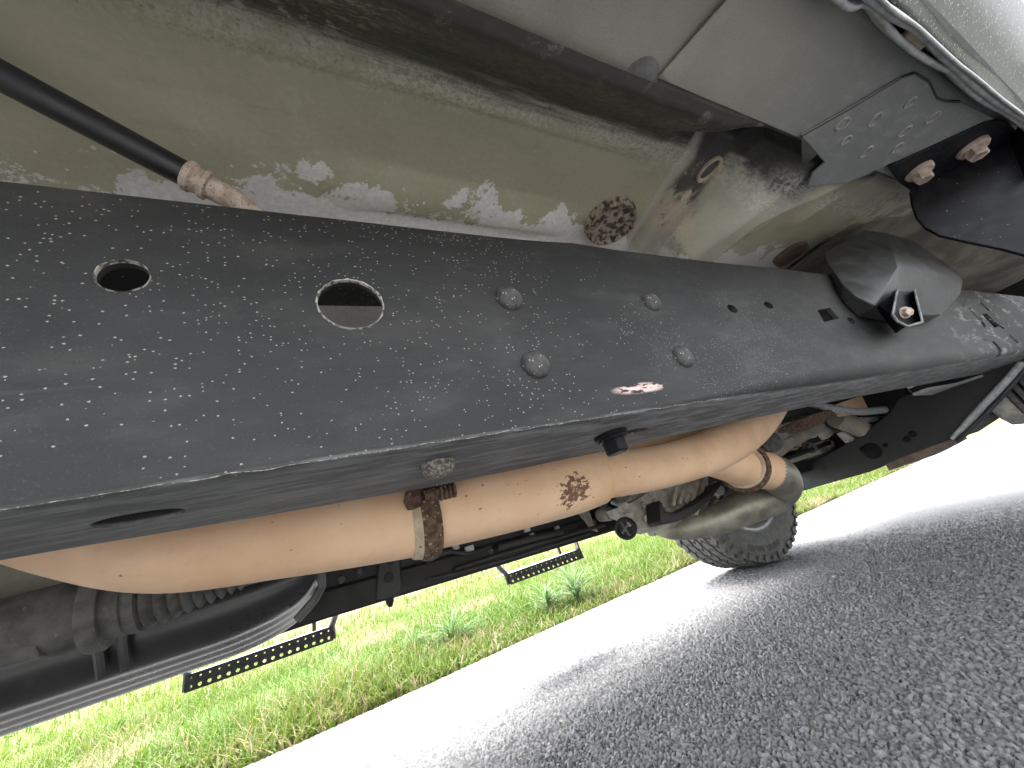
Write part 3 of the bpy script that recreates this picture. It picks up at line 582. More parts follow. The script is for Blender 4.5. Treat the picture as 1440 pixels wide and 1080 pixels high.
def sdpoly(X, Y, poly):
    d = np.full(X.shape, 9.); s = np.full(X.shape, False); n = len(poly)
    for i in range(n):
        (ax, ay), (bx, by) = poly[i], poly[(i+1) % n]; ex, ey = bx-ax, by-ay; t = np.clip(((X-ax)*ex+(Y-ay)*ey)/(ex*ex+ey*ey), 0, 1); d = np.minimum(d, np.hypot(X-ax-t*ex, Y-ay-t*ey))
        c = ((ay > Y) != (by > Y)) & (X < (bx-ax)*(Y-ay)/(by-ay+1e-12)+ax); s ^= c
    return np.where(s, -d, d)
sd = sdpoly(A, B, [(.585, .08), (.655, .112), (.598, .30), (.61, .36), (.64, .36), (.655, .22), (.80, .075)])
Zf = np.minimum(Zf, .85-.071*(1-sstep(sd, -.001, .045)))                 # hat channel under the floor
for k, (x0, y0, L, a) in enumerate([(.80, .20, .11, 1.9), (.90, .17, .11, 2.0), (.70, .28, .05, 2.0)]):
    dx, dy = math.cos(a), math.sin(a); u = (A-x0)*dx+(B-y0)*dy; w = -(A-x0)*dy+(B-y0)*dx
    Zf -= .014*np.exp(-(w/.018)**2)*(1-sstep(np.abs(u), L*.6, L))
Zf += .05*sstep(A, 1.0, 1.25)*sstep(B, .17, .3)
Zf += .0012*np.sin(A*23+3*np.sin(B*19))*np.cos(B*31)
Zf += .18*sstep(B, .50, .62)*(1-sstep(B, .86, .98))                      # tunnel
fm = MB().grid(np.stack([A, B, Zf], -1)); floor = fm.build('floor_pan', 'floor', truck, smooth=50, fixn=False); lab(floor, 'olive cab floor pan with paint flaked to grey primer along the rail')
def floor_z(x, y):
    i = np.argmin(abs(fxs-x)); j = np.argmin(abs(fys-y)); return float(Zf[i, j])
# round body plugs and drain
def disc(px, py, ru, rv, rot, name, mats, z, prof, lbl=None):
    c = at_z(px, py, z); m = MB(); seg = 36; vs = []; fs = []
    for (s_, dz) in prof:
        for k in range(seg):
            a = 2*math.pi*k/seg; u, v = ru*s_*math.cos(a), rv*s_*math.sin(a); vs.append((c.x+u*math.cos(rot)-v*math.sin(rot), c.y+u*math.sin(rot)+v*math.cos(rot), c.z+dz))
    for r_ in range(len(prof)-1):
        for k in range(seg): fs.append((r_*seg+k, r_*seg+(k+1) % seg, (r_+1)*seg+(k+1) % seg, (r_+1)*seg+k))
    fs.append(tuple(range((len(prof)-1)*seg, len(prof)*seg))); m.add(vs, fs); o = m.build(name, mats, floor, fixn=False, smooth=40)
    if lbl: lab(o, lbl)
    return o
zp = floor_z(.446, .302)-.002
disc(858, 311, .044, .040, .3, 'body_plug', 'plug', zp, [(1.06, .006), (1.0, -.009), (.93, -.010), (.88, -.004), (.5, -.003), (.12, -.003)], 'weathered brown and black round plug')
disc(1112, 358, .038, .034, .3, 'body_plug', 'brown', .846, [(1.06, .006), (1.0, -.006), (.9, -.006), (.86, -.002), (.2, -.002)])
zg = min(floor_z(.556+q1, .192+q2) for q1 in (-.012, 0, .012) for q2 in (-.018, 0, .018))-.0015
disc(997, 238, .0125, .0185, .1, 'grommet', 'cream', zg, [(1.1, .004), (1.05, -.003), (.85, -.003), (.74, .002)], 'pale rim round a drain hole')
disc(997, 238, .0090, .0135, .1, 'grommet_hole', 'deepblack', zg+.0005, [(1.0, 0), (.6, .002)])
disc(965, 275, .006, .009, .1, 'weld_mark', 'cream', floor_z(.53, .24)-.001, [(1.1, .003), (1.0, -.001), (.6, -.0015)])
# ---- rocker panel underside
RZ = .779
m = MB(); ys_ = np.linspace(-.034, .118, 32); x1 = np.arange(-1.5, 1.75, .03)
def rock_z(x, y): return RZ+.0012*np.sin(x*19+y*40)+.006*sstep(y, .098, .118)
A, B = np.meshgrid(x1, ys_, indexing='ij'); B = np.where(A > .44, np.minimum(B, .099), B); m.grid(np.stack([A, B, rock_z(A, B)], -1))
rocker = m.build('rocker_panel', 'rocker', truck, smooth=50, fixn=False); lab(rocker, 'grey rocker underside beside the sill seam')
x2 = np.arange(.300, 1.75, .02); ys2 = np.linspace(-.006, .100, 22); A, B = np.meshgrid(x2, ys2, indexing='ij'); lip = np.where(B > .097, .014, 0)
seam = np.array([.302+.22*(b-.02) if 0 else .305+.03*(1-b/.1) for b in ys2]); A = A+(seam[None, :]-.300)*(1-sstep(A, .30, .5))
m = MB().grid(np.stack([A, B, RZ-.004+lip+0*A], -1)); m.build('rocker_plate', 'rocker', rocker, solid=.0025, smooth=40, fixn=False)
pl = [(1135, 262), (1142, 245), (1160, 229), (1127, 191), (1200, 150), (1268, 109), (1288, 103), (1306, 115), (1317, 138), (1330, 143), (1350, 143), (1405, 170), (1330, 203), (1250, 231), (1190, 258)]
m = MB(); zz = .7705; m.prism([at_z(a, b, zz) for a, b in pl], (0, 0, .003)); rp = m.build('reinforcement_plate', 'rocker', rocker, bevel=.001, smooth=40)
m = MB(); m.tube([at_z(a, b, .7715) for a, b in ((1127, 191), (1200, 150), (1268, 109), (1286, 103), (1306, 115), (1317, 138), (1330, 143), (1350, 143))], .0014, 8); m.build('seam_gap_shade', 'hose', rocker)  # dark tube standing in for the shadow gap along the plate edge
sw = None
for (px, py, rot) in ((1185, 174, .2), (1231, 168, .2), (1190, 197, .2), (1218, 214, .2), (1262, 208, .2), (1272, 185, .2), (1312, 165, .2), (1280, 144, .2)):
    c = at_z(px, py, zz)
    if sw is None:
        vs = []; seg = 20; prof = [(1.25, .0012), (1.05, -.0010), (.8, -.0011), (.65, .0006), (.2, .0009)]
        for s_, dz in prof: vs += [(.0085*s_*math.cos(2*math.pi*k/seg), .0075*s_*math.sin(2*math.pi*k/seg), dz) for k in range(seg)]
        fs = [(r_*seg+k, r_*seg+(k+1) % seg, (r_+1)*seg+(k+1) % seg, (r_+1)*seg+k) for r_ in range(4) for k in range(seg)]+[tuple(range(80, 100))]
        sw = MB().add(vs, fs).build('spot_weld', worn('spot_weld_mark', (.21, .205, .19), (.36, .345, .315), .6, 0, 160, None, bump=.4), rocker, fixn=False); sw.location = c
    else:
        q = same(sw, rocker, c); q.rotation_euler = (0, 0, px*.7); q.scale = (.75+.4*((px*7) % 10)/10, .75+.4*((py*3) % 10)/10, 1)
c = at_z(898, 104, RZ); m = MB(); m.lathe([(-.012, .024), (.0, .021), (.006, .017), (.010, .011), (.0115, .004)], (c.x+.004, c.y+.010, c.z+.003), (-.1, .5, -1), 24); lab(m.build('sealer_dome', 'shaft', rocker, smooth=60), 'grey dome of sealer at the seam corner')
# pulled edge lips of the rocker, dark pocket at the corner
m = MB(); q1, q2, q3 = at_z(1127, 192, .7705), at_z(1150, 214, .7705), at_z(1128, 236, .80); m.prism([q1, q2, q3], (.003, 0, 0)); m.build('seam_bracket', 'rocker', rocker, bevel=.001)
# sill seam: wavy folded sheets hanging from the rocker
def sheet_edge(pts, thick, name, mats, z0, z1, lbl=None):
    P = [at_z(a, b, z0) for a, b in pts]; P = [(p, .0) for p in P]; Q, _ = smooth_path(P, 8)
    tang = (Q[0]-Q[1]).normalized(); Q = [Q[0]+tang*1.4]+Q; tang = (Q[-1]-Q[-2]).normalized(); Q = Q+[Q[-1]+Vector((1, 0, 0))*.9]
    m = MB(); vs = []
    for q in Q:
        for dy, z in ((-thick/2, z1), (-thick/2, z0+.0015), (-thick/4, z0), (thick/4, z0), (thick/2, z0+.0015), (thick/2, z1)): vs.append((q.x, q.y+dy, z))
    n = len(Q); fs = [(i*6+k, i*6+k+1, (i+1)*6+k+1, (i+1)*6+k) for i in range(n-1) for k in range(5)]
    m.add(vs, fs); o = m.build(name, mats, rocker, smooth=60, fixn=False)
    if lbl: lab(o, lbl)
    return o
sheet_edge([(1168, -16), (1183, 3), (1200, 13), (1220, 8), (1235, 18), (1247, 33), (1254, 44), (1275, 65), (1300, 83), (1322, 95), (1340, 103), (1352, 115), (1372, 135), (1395, 150), (1415, 160), (1440, 178)], .0055, 'pinch_weld', 'galv', .752, .783, 'wavy lower sheet edge of the sill seam')
sheet_edge([(1205, -16), (1226, 1), (1245, 15), (1262, 28), (1290, 43), (1312, 63), (1330, 83), (1350, 100), (1358, 108), (1380, 128), (1410, 150), (1445, 172)], .006, 'pinch_weld', 'galv', .748, .783)
sheet_edge([(1222, -16), (1240, 0), (1260, 18), (1290, 38), (1320, 65), (1350, 92), (1380, 115), (1412, 142), (1450, 170)], .0035, 'pinch_weld', 'galv', .744, .783)
c = at_z(1290, 58, .757); m = MB(); m.box((c.x-.02, c.y-.004, c.z), (c.x+.02, c.y+.004, c.z+.008)); m.build('sealant_bead', 'cream', rocker, bevel=.003)
# outer skin of the body side, near and far
def side_skin(sgn, y0, name_parent):
    prof = [(.0, .768), (-.006, .775), (-.030, .792), (-.065, .83), (-.085, .90), (-.092, 1.0), (-.105, 1.012), (-.10, 1.03), (-.09, 1.35), (-.02, 1.36), (.10, 1.78)]
    x = np.linspace(-2.6, 1.72, 120); A = []
    for q in x: A.append([(q, y0+sgn*a, z) for a, z in prof])
    return MB().grid(np.array(A))
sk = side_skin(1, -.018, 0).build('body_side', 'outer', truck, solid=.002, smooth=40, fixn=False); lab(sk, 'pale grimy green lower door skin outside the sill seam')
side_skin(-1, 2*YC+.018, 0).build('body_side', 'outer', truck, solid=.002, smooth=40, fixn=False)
for (sg, y0) in ((1, -.018), (-1, 2*YC+.018)):
    for (xa, xb) in ((-1.35, -.55), (-.45, .50)):
        q = [Vector((x, y0+sg*(-.02+.12*t)-sg*.006, 1.36+.42*t)) for x, t in ((xa, .12), (xb, .12), (xb-.08, .86), (xa+.05, .86))]
        MB().prism(q, (0, sg*.010, 0)).build('side_window', 'glass', truck, bevel=.002)
    for xx in (-.50, .62, -1.42): MB().box((xx-.003, y0-sg*.094-.003, .93), (xx+.003, y0-sg*.094+.003, 1.33)).build('door_seam', 'hose', truck)
    for xx in (-.60, .48): MB().box((xx-.16, min(y0-sg*.120, y0-sg*.098), 1.20), (xx, max(y0-sg*.120, y0-sg*.098), 1.225)).build('door_handle', 'hose', truck, bevel=.006)
MB().box((-2.6, .04, 1.75), (.6, 1.40, 1.80)).build('cab_roof', 'outer', truck, bevel=.02)
MB().box((-2.6, .0, .95), (-1.5, 1.44, 1.0)).build('load_bed', 'deepblack', truck)
MB().box((1.7, -.08, 1.14), (3.0, 1.52, 1.20)).build('bonnet', 'outer', truck, bevel=.02)
gx_ = np.linspace(1.10, 2.0, 30); gy_ = np.linspace(-.02, .42, 16); A, B = np.meshgrid(gx_, gy_, indexing='ij'); P = np.stack([A, B, .862-.13*sstep(A, 1.12, 1.9)+.008*np.sin(A*17)*np.sin(B*21)], -1); lab(MB().grid(P).build('toe_board', 'liner', truck, smooth=60, fixn=False, solid=.003), 'dusty grey brown toe board behind the step bracket')
MB().box((1.70, -.005, .86), (1.76, 1.445, 1.35)).build('firewall', 'brown', truck)
MB().box((2.95, -.05, .55), (3.1, 1.49, 1.15)).build('front_bumper', 'deepblack', truck, bevel=.02)
for (ya, yb) in ((1.53, 1.56), (-.12, -.09)):
    MB().box((1.725, ya, .93), (3.05, yb, 1.15)).build('fender', 'outer', truck, bevel=.01)
for (ya, yb) in ((1.10, 1.53), (-.09, .20)):
    MB().box((1.56, ya, .90), (2.64, yb, .92)).build('wheel_liner', 'liner', truck)
MB().box((2.64, -.05, .60), (2.9, 1.49, .66)).build('front_skid_plate', 'deepblack', truck, bevel=.01)
c = at_z(1432, 112, .80); m = MB(); m.lathe([(-.006, .024), (.004, .024), (.010, .018), (.012, .004)], (c.x, c.y, .802), (0, -.5, -1), 20); m.build('drain_plug', 'hose', sk, smooth=50)

# ---- black bracket of the near side step
FZ = .7675
B0, B1 = at_z(1280, 268, FZ), at_z(1432, 192, FZ); bn = (B1-B0).cross(Vector((0, 0, 1))).normalized()
def at_plate(px, py, off=0.0):
    w = Vector(_dir(px, py)); t = ((B0+bn*off)-Vector((0, 0, H))).dot(bn)/w.dot(bn); return Vector((0, 0, H))+w*t
back = bn if bn.x > 0 else -bn
pts = [B0]+[at_plate(a, b) for a, b in ((1283, 288), (1290, 306), (1302, 320), (1322, 331), (1362, 340), (1410, 350), (1470, 366), (1520, 380), (1520, 230))]+[B1]
m = MB(); m.prism(pts, back*.006); brk = m.build('step_bracket', 'black', truck, bevel=.001, smooth=30); lab(brk, 'glossy black step bracket plate with two rusty bolts')
m = MB(); m.prism([at_z(a, b, FZ) for a, b in ((1250, 236), (1262, 229), (1330, 198), (1385, 173), (1402, 169), (1418, 172), (1428, 183), (1434, 192), (1360, 232), (1283, 270), (1266, 258))], (0, 0, .004)); m.build('bracket_flange', 'black', brk, bevel=.001)
m = MB(); a, b = at_plate(1424, 190), at_plate(1446, 250); m.prism([a, a-back*.03, b-back*.03, b], (.0, .005, 0)); m.build('bracket_rib', 'black', brk, bevel=.001)
for (px, py, w) in ((1292, 243, 40), (1367, 210, 44)):
    p = at_z(px, py-3, FZ-.0005); r_ = px_size(p, w)/2*.62; m = MB(); m.lathe([(-.004, r_*1.25), (.003, r_*1.25), (.006, r_*1.12)], p, (-.1, .1, -1), 28); m.lathe([(.005, r_*.82), (.017, r_*.82), (.0195, r_*.70)], p, (-.1, .1, -1), 6); m.lathe([(.0195, r_*.55), (.018, r_*.5), (.0178, .001)], p, (-.1, .1, -1), 16); m.build('bolt', 'pinkrust', brk, smooth=30)

# ---- black vent hose with rusty pipe, above the rail
m = MB(); p0, p1 = at_z(-140, 38, .80), at_z(0, 106, .785); p2 = at_y(268, 249, .262)
p1 = at_y(0, 106, .235); p0 = p1+(p1-p2)*.6
r_ = px_size(p1, 46)/2; r2 = px_size(p2, 33)/2; r2 = (r_+r2)/2
hose = MB().tube([p0, p1, p2], [r2, r2, r2], 28).build('vent_hose', 'hose', truck); lab(hose, 'black rubber hose crossing the olive floor')
d = (p2-p1).normalized()
MB().lathe([(-.004, r2*1.04), (-.002, r2*1.22), (.001, r2*1.22), (.003, r2*1.06), (.007, r2*1.02), (.009, r2*1.18), (.012, r2*1.18), (.013, r2*.98)], p2, d, 28).build('pipe_collar', 'pinkrust', hose)
MB().tube([p2+d*.012, p2+d*.03, p2+d*.055+Vector((0, .006, -.004)), p2+d*.09+Vector((0, .02, -.016))], [r2*.92]*4, 24).build('rusty_pipe', 'pinkrust', hose)

# ---- exhaust
m, P, r_ = px_tube([(-150, 640, .50, 100), (-20, 712, .50, 100), (110, 757, .49, 102), (240, 777, .48, 102), (400, 758, .475, 101), (520, 740, .472, 100), (600, 727, .47, 98)], 40)
ex = m.build('exhaust_pipe', 'tan', truck); lab(ex, 'tan exhaust pipe under the frame rail')
m, P2, r2_ = px_tube([(600, 726, .47, 92), (700, 703, .47, 92), (790, 681, .475, 88), (825, 672, .48, 82), (838, 669, .48, 76), (850, 667, .48, 66), (920, 657, .49, 61), (990, 638, .51, 58), (1035, 615, .54, 56), (1065, 588, .58, 52), (1085, 555, .62, 50), (1095, 520, .66, 50)], 40)
m.build('front_pipe', 'tan', ex)
p = at_y(836, 669, .48); d = (at_y(850, 667, .48)-at_y(820, 673, .48)).normalized(); rr_ = px_size(p, 79)/2
MB().lathe([(-.003, rr_*.98), (-.001, rr_*1.015), (.001, rr_*1.015), (.003, rr_*.93)], p, d, 40).build('weld_ring', 'tan', ex)
p = at_y(597, 728, .47); d = (at_y(640, 718, .47)-at_y(560, 737, .472)).normalized(); rr_ = px_size(p, 98)/2
MB().lathe([(-.020, rr_*.99), (-.018, rr_*1.03), (-.013, rr_*1.06), (-.009, rr_*1.08), (-.006, rr_*.98)], p, d, 40).build('pipe_flange', 'cream', ex)
MB().lathe([(-.011, rr_*1.0), (-.011, rr_*1.07), (-.008, rr_*1.13), (-.001, rr_*1.16), (.006, rr_*1.13), (.010, rr_*1.07), (.010, rr_*1.0)], p, d, 40).build('band_clamp', 'rust', ex)
q = at_y(590, 702, .42); m = MB(); m.lathe([(-.002, .011), (.007, .011), (.009, .008)], at_y(583, 702, .425), (-.9, -.3, 0), 6); m.lathe([(0, .006), (.03, .006)], at_y(596, 697, .425), d, 12)
for k in range(5): m.lathe([(.004+k*.005, .0055), (.006+k*.005, .0085), (.0085+k*.005, .0085), (.009+k*.005, .0055)], at_y(604, 696, .425), d, 14)
m.build('clamp_bolt', 'rust', ex)
m, _, _ = px_tube([(820, 655, .58, 40), (870, 642, .58, 42), (940, 628, .58, 40), (1010, 612, .60, 38)], 24); m.build('upper_pipe', 'tan', ex)
# crossover branch
m, _, _ = px_tube([(985, 640, .56, 50), (1015, 648, .57, 52), (1045, 657, .60, 52), (1068, 660, .64, 52), (1078, 662, .66, 52)], 32); m.build('branch_stub', 'tan', ex)
p = at_y(1044, 656, .60); d = (at_y(1068, 660, .64)-at_y(1025, 651, .575)).normalized(); rr_ = px_size(p, 54)/2
MB().lathe([(-.016, rr_*.98), (-.014, rr_*1.12), (-.008, rr_*1.12), (-.007, rr_*.98)], p, d, 36).build('branch_flange', 'cream', ex)
MB().lathe([(-.007, rr_*1.0), (-.007, rr_*1.22), (.0, rr_*1.32), (.008, rr_*1.22), (.008, rr_*1.0)], p, d, 36).build('branch_clamp', 'rust', ex)
m, _, _ = px_tube([(1074, 661, .65, 51), (1092, 668, .69, 52), (1096, 682, .73, 53), (1080, 697, .77, 52), (1045, 714, .80, 47), (1005, 732, .84, 37), (970, 742, .88, 31), (945, 744, .92, 28), (928, 738, .96, 28), (915, 722, 1.0, 28)], 32)
xo = m.build('crossover_pipe', 'greypipe', truck); lab(xo, 'dull grey crossover pipe bending back in front of the far wheel')

# ---- drive shaft with bellows at the lower left
SY = .62
def xlathe(parent, name, prof, y, zfun, mats, seg=32, lbl=None):
    m = MB(); vs = []; fs = []
    for (x, r) in prof:
        for k in range(seg): a = 2*math.pi*k/seg; vs.append((x, y+r*math.cos(a), zfun(x)+r*math.sin(a)))
    n = len(prof); fs = [(i*seg+k, i*seg+(k+1) % seg, (i+1)*seg+(k+1) % seg, (i+1)*seg+k) for i in range(n-1) for k in range(seg)]+[tuple(range(seg-1, -1, -1)), tuple(range((n-1)*seg, n*seg))]
    o = m.add(vs, fs).build(name, mats, parent, smooth=40)
    if lbl: lab(o, lbl)
    return o
zs = lambda x: .505+.012*max(0, (x+.22))
sh = xlathe(truck, 'drive_shaft', [(-1.2, .033), (-.34, .033), (-.28, .0335), (-.236, .036), (-.232, .033), (-.212, .033), (-.210, .030)], SY, zs, 'shaft', lbl='dusty iron shaft housing at the lower left')
xlathe(sh, 'shaft_collar', [(-.224, .030), (-.222, .041), (-.219, .0425), (-.211, .0425), (-.207, .040), (-.206, .030)], SY, zs, 'bootrubber')
prof = [(-.207, .034), (-.192, .034), (-.191, .0325), (-.189, .0345), (-.180, .0345)]
x = -.178
for k in range(9):
    rr_ = .0355-.0017*k; prof += [(x, rr_-.007), (x+.002, rr_-.003), (x+.0045, rr_), (x+.0065, rr_-.002)]; x += .0115-.0003*k
prof += [(x, .018), (x+.02, .018)]
xlathe(sh, 'rubber_boot', prof, SY, zs, 'bootrubber', lbl='ribbed rubber boot on the shaft')
xlathe(sh, 'inner_shaft', [(-.08, .014), (.9, .014)], SY+.02, lambda x: .53, 'deepblack')
m = MB(); m.prism([at_y(a, b, .592) for a, b in ((-60, 925), (40, 897), (50, 905), (55, 925), (-60, 955))], (0, .02, 0)); m.build('shaft_plate', 'shaft', sh, bevel=.002)
MB().box((-1.2, .70, .545), (-.245, .76, .60)).build('transmission_crossmember', 'greytan', truck, bevel=.006)
# ---- fuel tank
m = MB(); rings = []
tx = np.concatenate([np.arange(-1.5, -.15, .05), np.linspace(-.15, -.012, 22)])
for x in tx:
    s_ = 1.0 if x < -.15 else math.sqrt(max(0.0, 1-((x+.15)/.14)**2)); s_ = max(s_, .03)
    zt = .497+.010*(x+.3); zb = zt-(.092*(.25+.75*s_)); ring = []
    yn, yf = .715, .93
    prof = [(yn, zt), (yn-.003, zt-.008), (yn-.001, zt-.02)]
    for q in range(10):
        al = math.radians(72)*q/9; prof.append((yn+.055*(1-math.cos(al)), zt-.020-.045*math.sin(al)))
    ya, za = prof[-1]
    for q in range(1, 33):
        f = q/32; prof.append((ya+(yf-.01-ya)*f, za+(zt-.086-za)*f+.0024*math.sin(f*math.pi*6)))
    prof += [(yf, zt-.07), (yf, zt)]
    for (y, z) in prof:
        t_ = (zt-z)/.096; ring.append((x, y+(1-s_)*.02*t_, zt-(zt-z)*(.30+.70*s_)))
    rings.append(ring)
rings.append([(tx[-1]+.004, y, zt-.004-(zt-z)*.9) for (_, y, z) in rings[-1]])
P = np.array(rings); m.grid(P); m.f.append(tuple(range((len(rings)-1)*len(rings[0]), len(rings)*len(rings[0])))); m.mi.append(0)
tank = m.build('fuel_tank', 'tank', truck, smooth=60); lab(tank, 'black plastic fuel tank at the lower left')
tz = lambda x: .497+.010*(x+.3)
m = MB(); Pp = [(x, .711, tz(x)+.004) for x in np.arange(-1.5, -.05, .05)]+[(-.03, .714, tz(-.03)+.003), (-.010, .722, tz(0)-.004), (-.002, .732, tz(0)-.016), (-.003, .742, tz(0)-.03), (-.014, .752, tz(0)-.045), (-.04, .764, tz(0)-.065)]
m.tube(Pp, .0065, 10); m.build('tank_rim', worn('dusty_plastic_rim', (.08, .08, .08), (.16, .16, .158), .45, 0, 30), tank, smooth=60)
MB().box((-1.5, .716, .499), (-.01, .93, .53)).build('tank_top', 'deepblack', tank, bevel=.01)
for xx in (-.243, -.222): MB().tube([(xx, .705, .50), (xx, .706, .47), (xx+.002, .718, .44)], .006, 10).build('tank_strap', 'tank', tank)

# ---- far frame rail
def fz(x): return .421-.024*max(0, x)
m = MB(); xr = list(np.arange(-1.6, 1.95, .05)); fs = []
prof = [(0, 0), (-.004, .004), (-.004, .05), (.0, .056), (.0, .16), (-.003, .166), (-.003, .24), (.08, .24), (.08, 0)]
A = np.array([[(x, 1.0+y, fz(x)+z) for y, z in prof+[prof[0]]] for x in xr]); m.grid(A); far = m.build('frame_rail', 'deepblack', truck, bevel=.0015); lab(far, 'black far frame rail behind the exhaust')
MB().box((-1.6, 1.03, .47), (1.9, 1.20, .70)).build('inner_panel', 'deepblack', far)
m = MB(); m.prism([at_y(a, b, .985) for a, b in ((537, 776), (562, 774), (566, 830), (559, 838), (529, 843), (531, 800))], (0, .012, 0)); hb = m.build('hanger_bracket', 'plastic', far, bevel=.004)
for (px, py) in ((549, 787), (547, 812)):
    p = at_y(px, py, .983); MB().lathe([(0, .0105), (.0015, .0095), (.002, .001)], p, (0, -1, 0), 18).build('bracket_hole', 'deepblack', far)
m = MB(); p = at_y(355, 802, .97)
p = at_y(456, 816, .975); m.lathe([(0, .018), (.02, .016), (.03, .008)], p, (-.9, -.4, .2), 16); m.build('rubber_stop', 'plastic', far, smooth=50)
for (px, py, w) in ((641, 770, 9), (660, 772, 12), (741, 745, 8), (783, 742, 6), (748, 752, 6), (609, 778, 6), (614, 768, 6)):
    p = at_y(px, py, .975); s_ = px_size(p, w)/2; MB().box((p.x-s_, p.y-.006, p.z-s_*.7), (p.x+s_, p.y+.006, p.z+s_*.7)).build('connector', 'white' if w > 7 else 'galv', far, bevel=.0015)
for spec in ([(600, 790, .975, 6), (630, 776, .965, 6), (660, 778, .965, 5), (690, 768, .975, 6)], [(640, 800, .98, 5), (720, 775, .975, 5), (800, 752, .98, 5), (850, 738, .985, 5)], [(700, 770, .97, 9), (745, 758, .965, 9), (790, 748, .97, 8)], [(600, 815, .985, 4), (700, 790, .985, 4), (830, 750, .985, 4)]):
    m, _, _ = px_tube(spec, 10); m.build('brake_line', 'plastic', far)
for (px, py) in ((480, 815), (505, 805), (690, 775), (835, 735), (842, 720)):
    p = at_y(px, py, .996); m = MB(); hexhead(m, p, (0, -1, 0), .006, .008); m.build('bolt', 'shaft', far)
m = MB(); m.prism([at_y(a, b, .99) for a, b in ((812, 718), (828, 716), (836, 738), (842, 748), (832, 745), (822, 730))], (0, .01, 0)); m.build('cable_clip', 'alu', far, bevel=.002)
p = at_y(548, 838, 1.0); MB().lathe([(0, .010), (.012, .009), (.022, .004)], (p.x, 1.01, p.z), (0, 0, -1), 12).build('drain_nub', 'deepblack', far)

# ---- gearbox casting and its bracket
m = MB(); rngc = random.Random(4)
m.prism([at_y(a, b, .80) for a, b in ((872, 713), (890, 706), (905, 697), (935, 675), (962, 660), (985, 655), (980, 690), (966, 702), (952, 722), (940, 742), (922, 746), (902, 742), (892, 728), (880, 722))], (0, .06, 0))
c = at_y(945, 692, .86); seg, lat = 36, 22; vs = []; fs = []
for i in range(lat+1):
    th = math.pi*i/lat
    for k in range(seg):
        a = 2*math.pi*k/seg; q = Vector((math.sin(th)*math.cos(a), math.sin(th)*math.sin(a), math.cos(th)))
        f = 1+.20*pnoise(q*2.1+Vector((3, 1, 2)))+.10*pnoise(q*5)+.05*round(3*pnoise(q*4+Vector((9, 1, 1))))/1.5
        vs.append(c+Vector((q.x*.16*f, q.y*.10*f, q.z*.095*f))+Vector((.0, .02, .015)))
for i in range(lat):
    for k in range(seg): fs.append((i*seg+k, i*seg+(k+1) % seg, (i+1)*seg+(k+1) % seg, (i+1)*seg+k))
m.add(vs, fs); gb = m.build('gearbox_casing', 'alu', truck, smooth=25); lab(gb, 'grey aluminium gearbox casing with bolts between pipe and grass')
for (px, py, r_) in ((918, 693, 6), (908, 710, 6), (925, 706, 6), (912, 730, 8), (884, 724, 5), (880, 711, 6), (952, 695, 8), (940, 718, 5), (955, 716, 6)):
    p = at_y(px, py, .790); s_ = px_size(p, r_)/2; m = MB(); m.lathe([(-.022, s_*2.0), (.0, s_*1.7), (.002, s_*1.2)], p, (-.2, -1, -.15), 14); m.lathe([(.001, s_), (.006, s_*.9)], p, (-.2, -1, -.15), 6); m.build('casing_bolt', 'alu', gb)
m = MB()
for k in range(5):
    pts = [at_y(a, b, .78) for a, b in ((955+k*9, 668-k*1), (951+k*9, 690), (946+k*9, 712-k*2))]; m.tube(pts, .006, 8)
m.build('casing_rib', 'alu', gb)
m = MB(); m.prism([at_y(a, b, .74) for a, b in ((926, 703), (931, 706), (936, 720), (950, 721), (975, 709), (998, 692), (1013, 676), (1015, 682), (1000, 702), (978, 722), (955, 733), (934, 737), (929, 733))], (0, .05, 0)); lab(m.build('gearbox_bracket', 'deepblack', truck, bevel=.003), 'black curved mounting bracket in front of the casing')
m = MB(); m.prism([at_y(a, b, .83) for a, b in ((990, 688), (1008, 676), (1010, 690), (998, 700))], (0, .02, 0)); m.build('gearbox_lug', 'alu', truck, bevel=.002)
for (px, py, w) in ((999, 713, 11), (1004, 701, 7), (992, 720, 5)):
    p = at_y(px, py, .9); s_ = px_size(p, w)/2; m = MB(); hexhead(m, p, (0, -1, -.2), s_*.8, s_); m.build('sensor_bolt', 'shaft', truck)
m = MB(); p = at_y(880, 743, .80); s_ = px_size(p, 14); m.lathe([(-.010, s_*.6), (-.010, s_*1.0), (-.006, s_*1.08), (.006, s_*1.08), (.010, s_*1.0), (.010, s_*.75), (.004, s_*.7), (.004, s_*.25), (.012, s_*.2)], p, (-.75, -.62, -.15), 28); yk = m.build('yoke_flange', 'deepblack', truck); lab(yk, 'black round yoke at the end of the casing')
m = MB(); 
for k in range(4): 
    a = k*math.pi/2+.4; m.tube([p+Vector((-.009, -.008, 0)), p+Vector((-.009+.62*s_*.8*math.cos(a)*.6, -.008-.75*.8*s_*math.cos(a)*.6, .8*s_*math.sin(a)))], .003, 6)
m.build('yoke_spoke', 'shaft', yk)
for (px, py) in ((886, 724), (885, 736)):
    q = at_y(px, py, .79); m = MB(); hexhead(m, q, (-.6, -.7, -.1), .007, .009); m.build('bolt', 'alu', yk)
MB().tube([at_y(915, 748, .98), at_y(950, 744, 1.02), at_y(970, 742, 1.04)], .012, 14).build('support_bar', 'galv', truck)
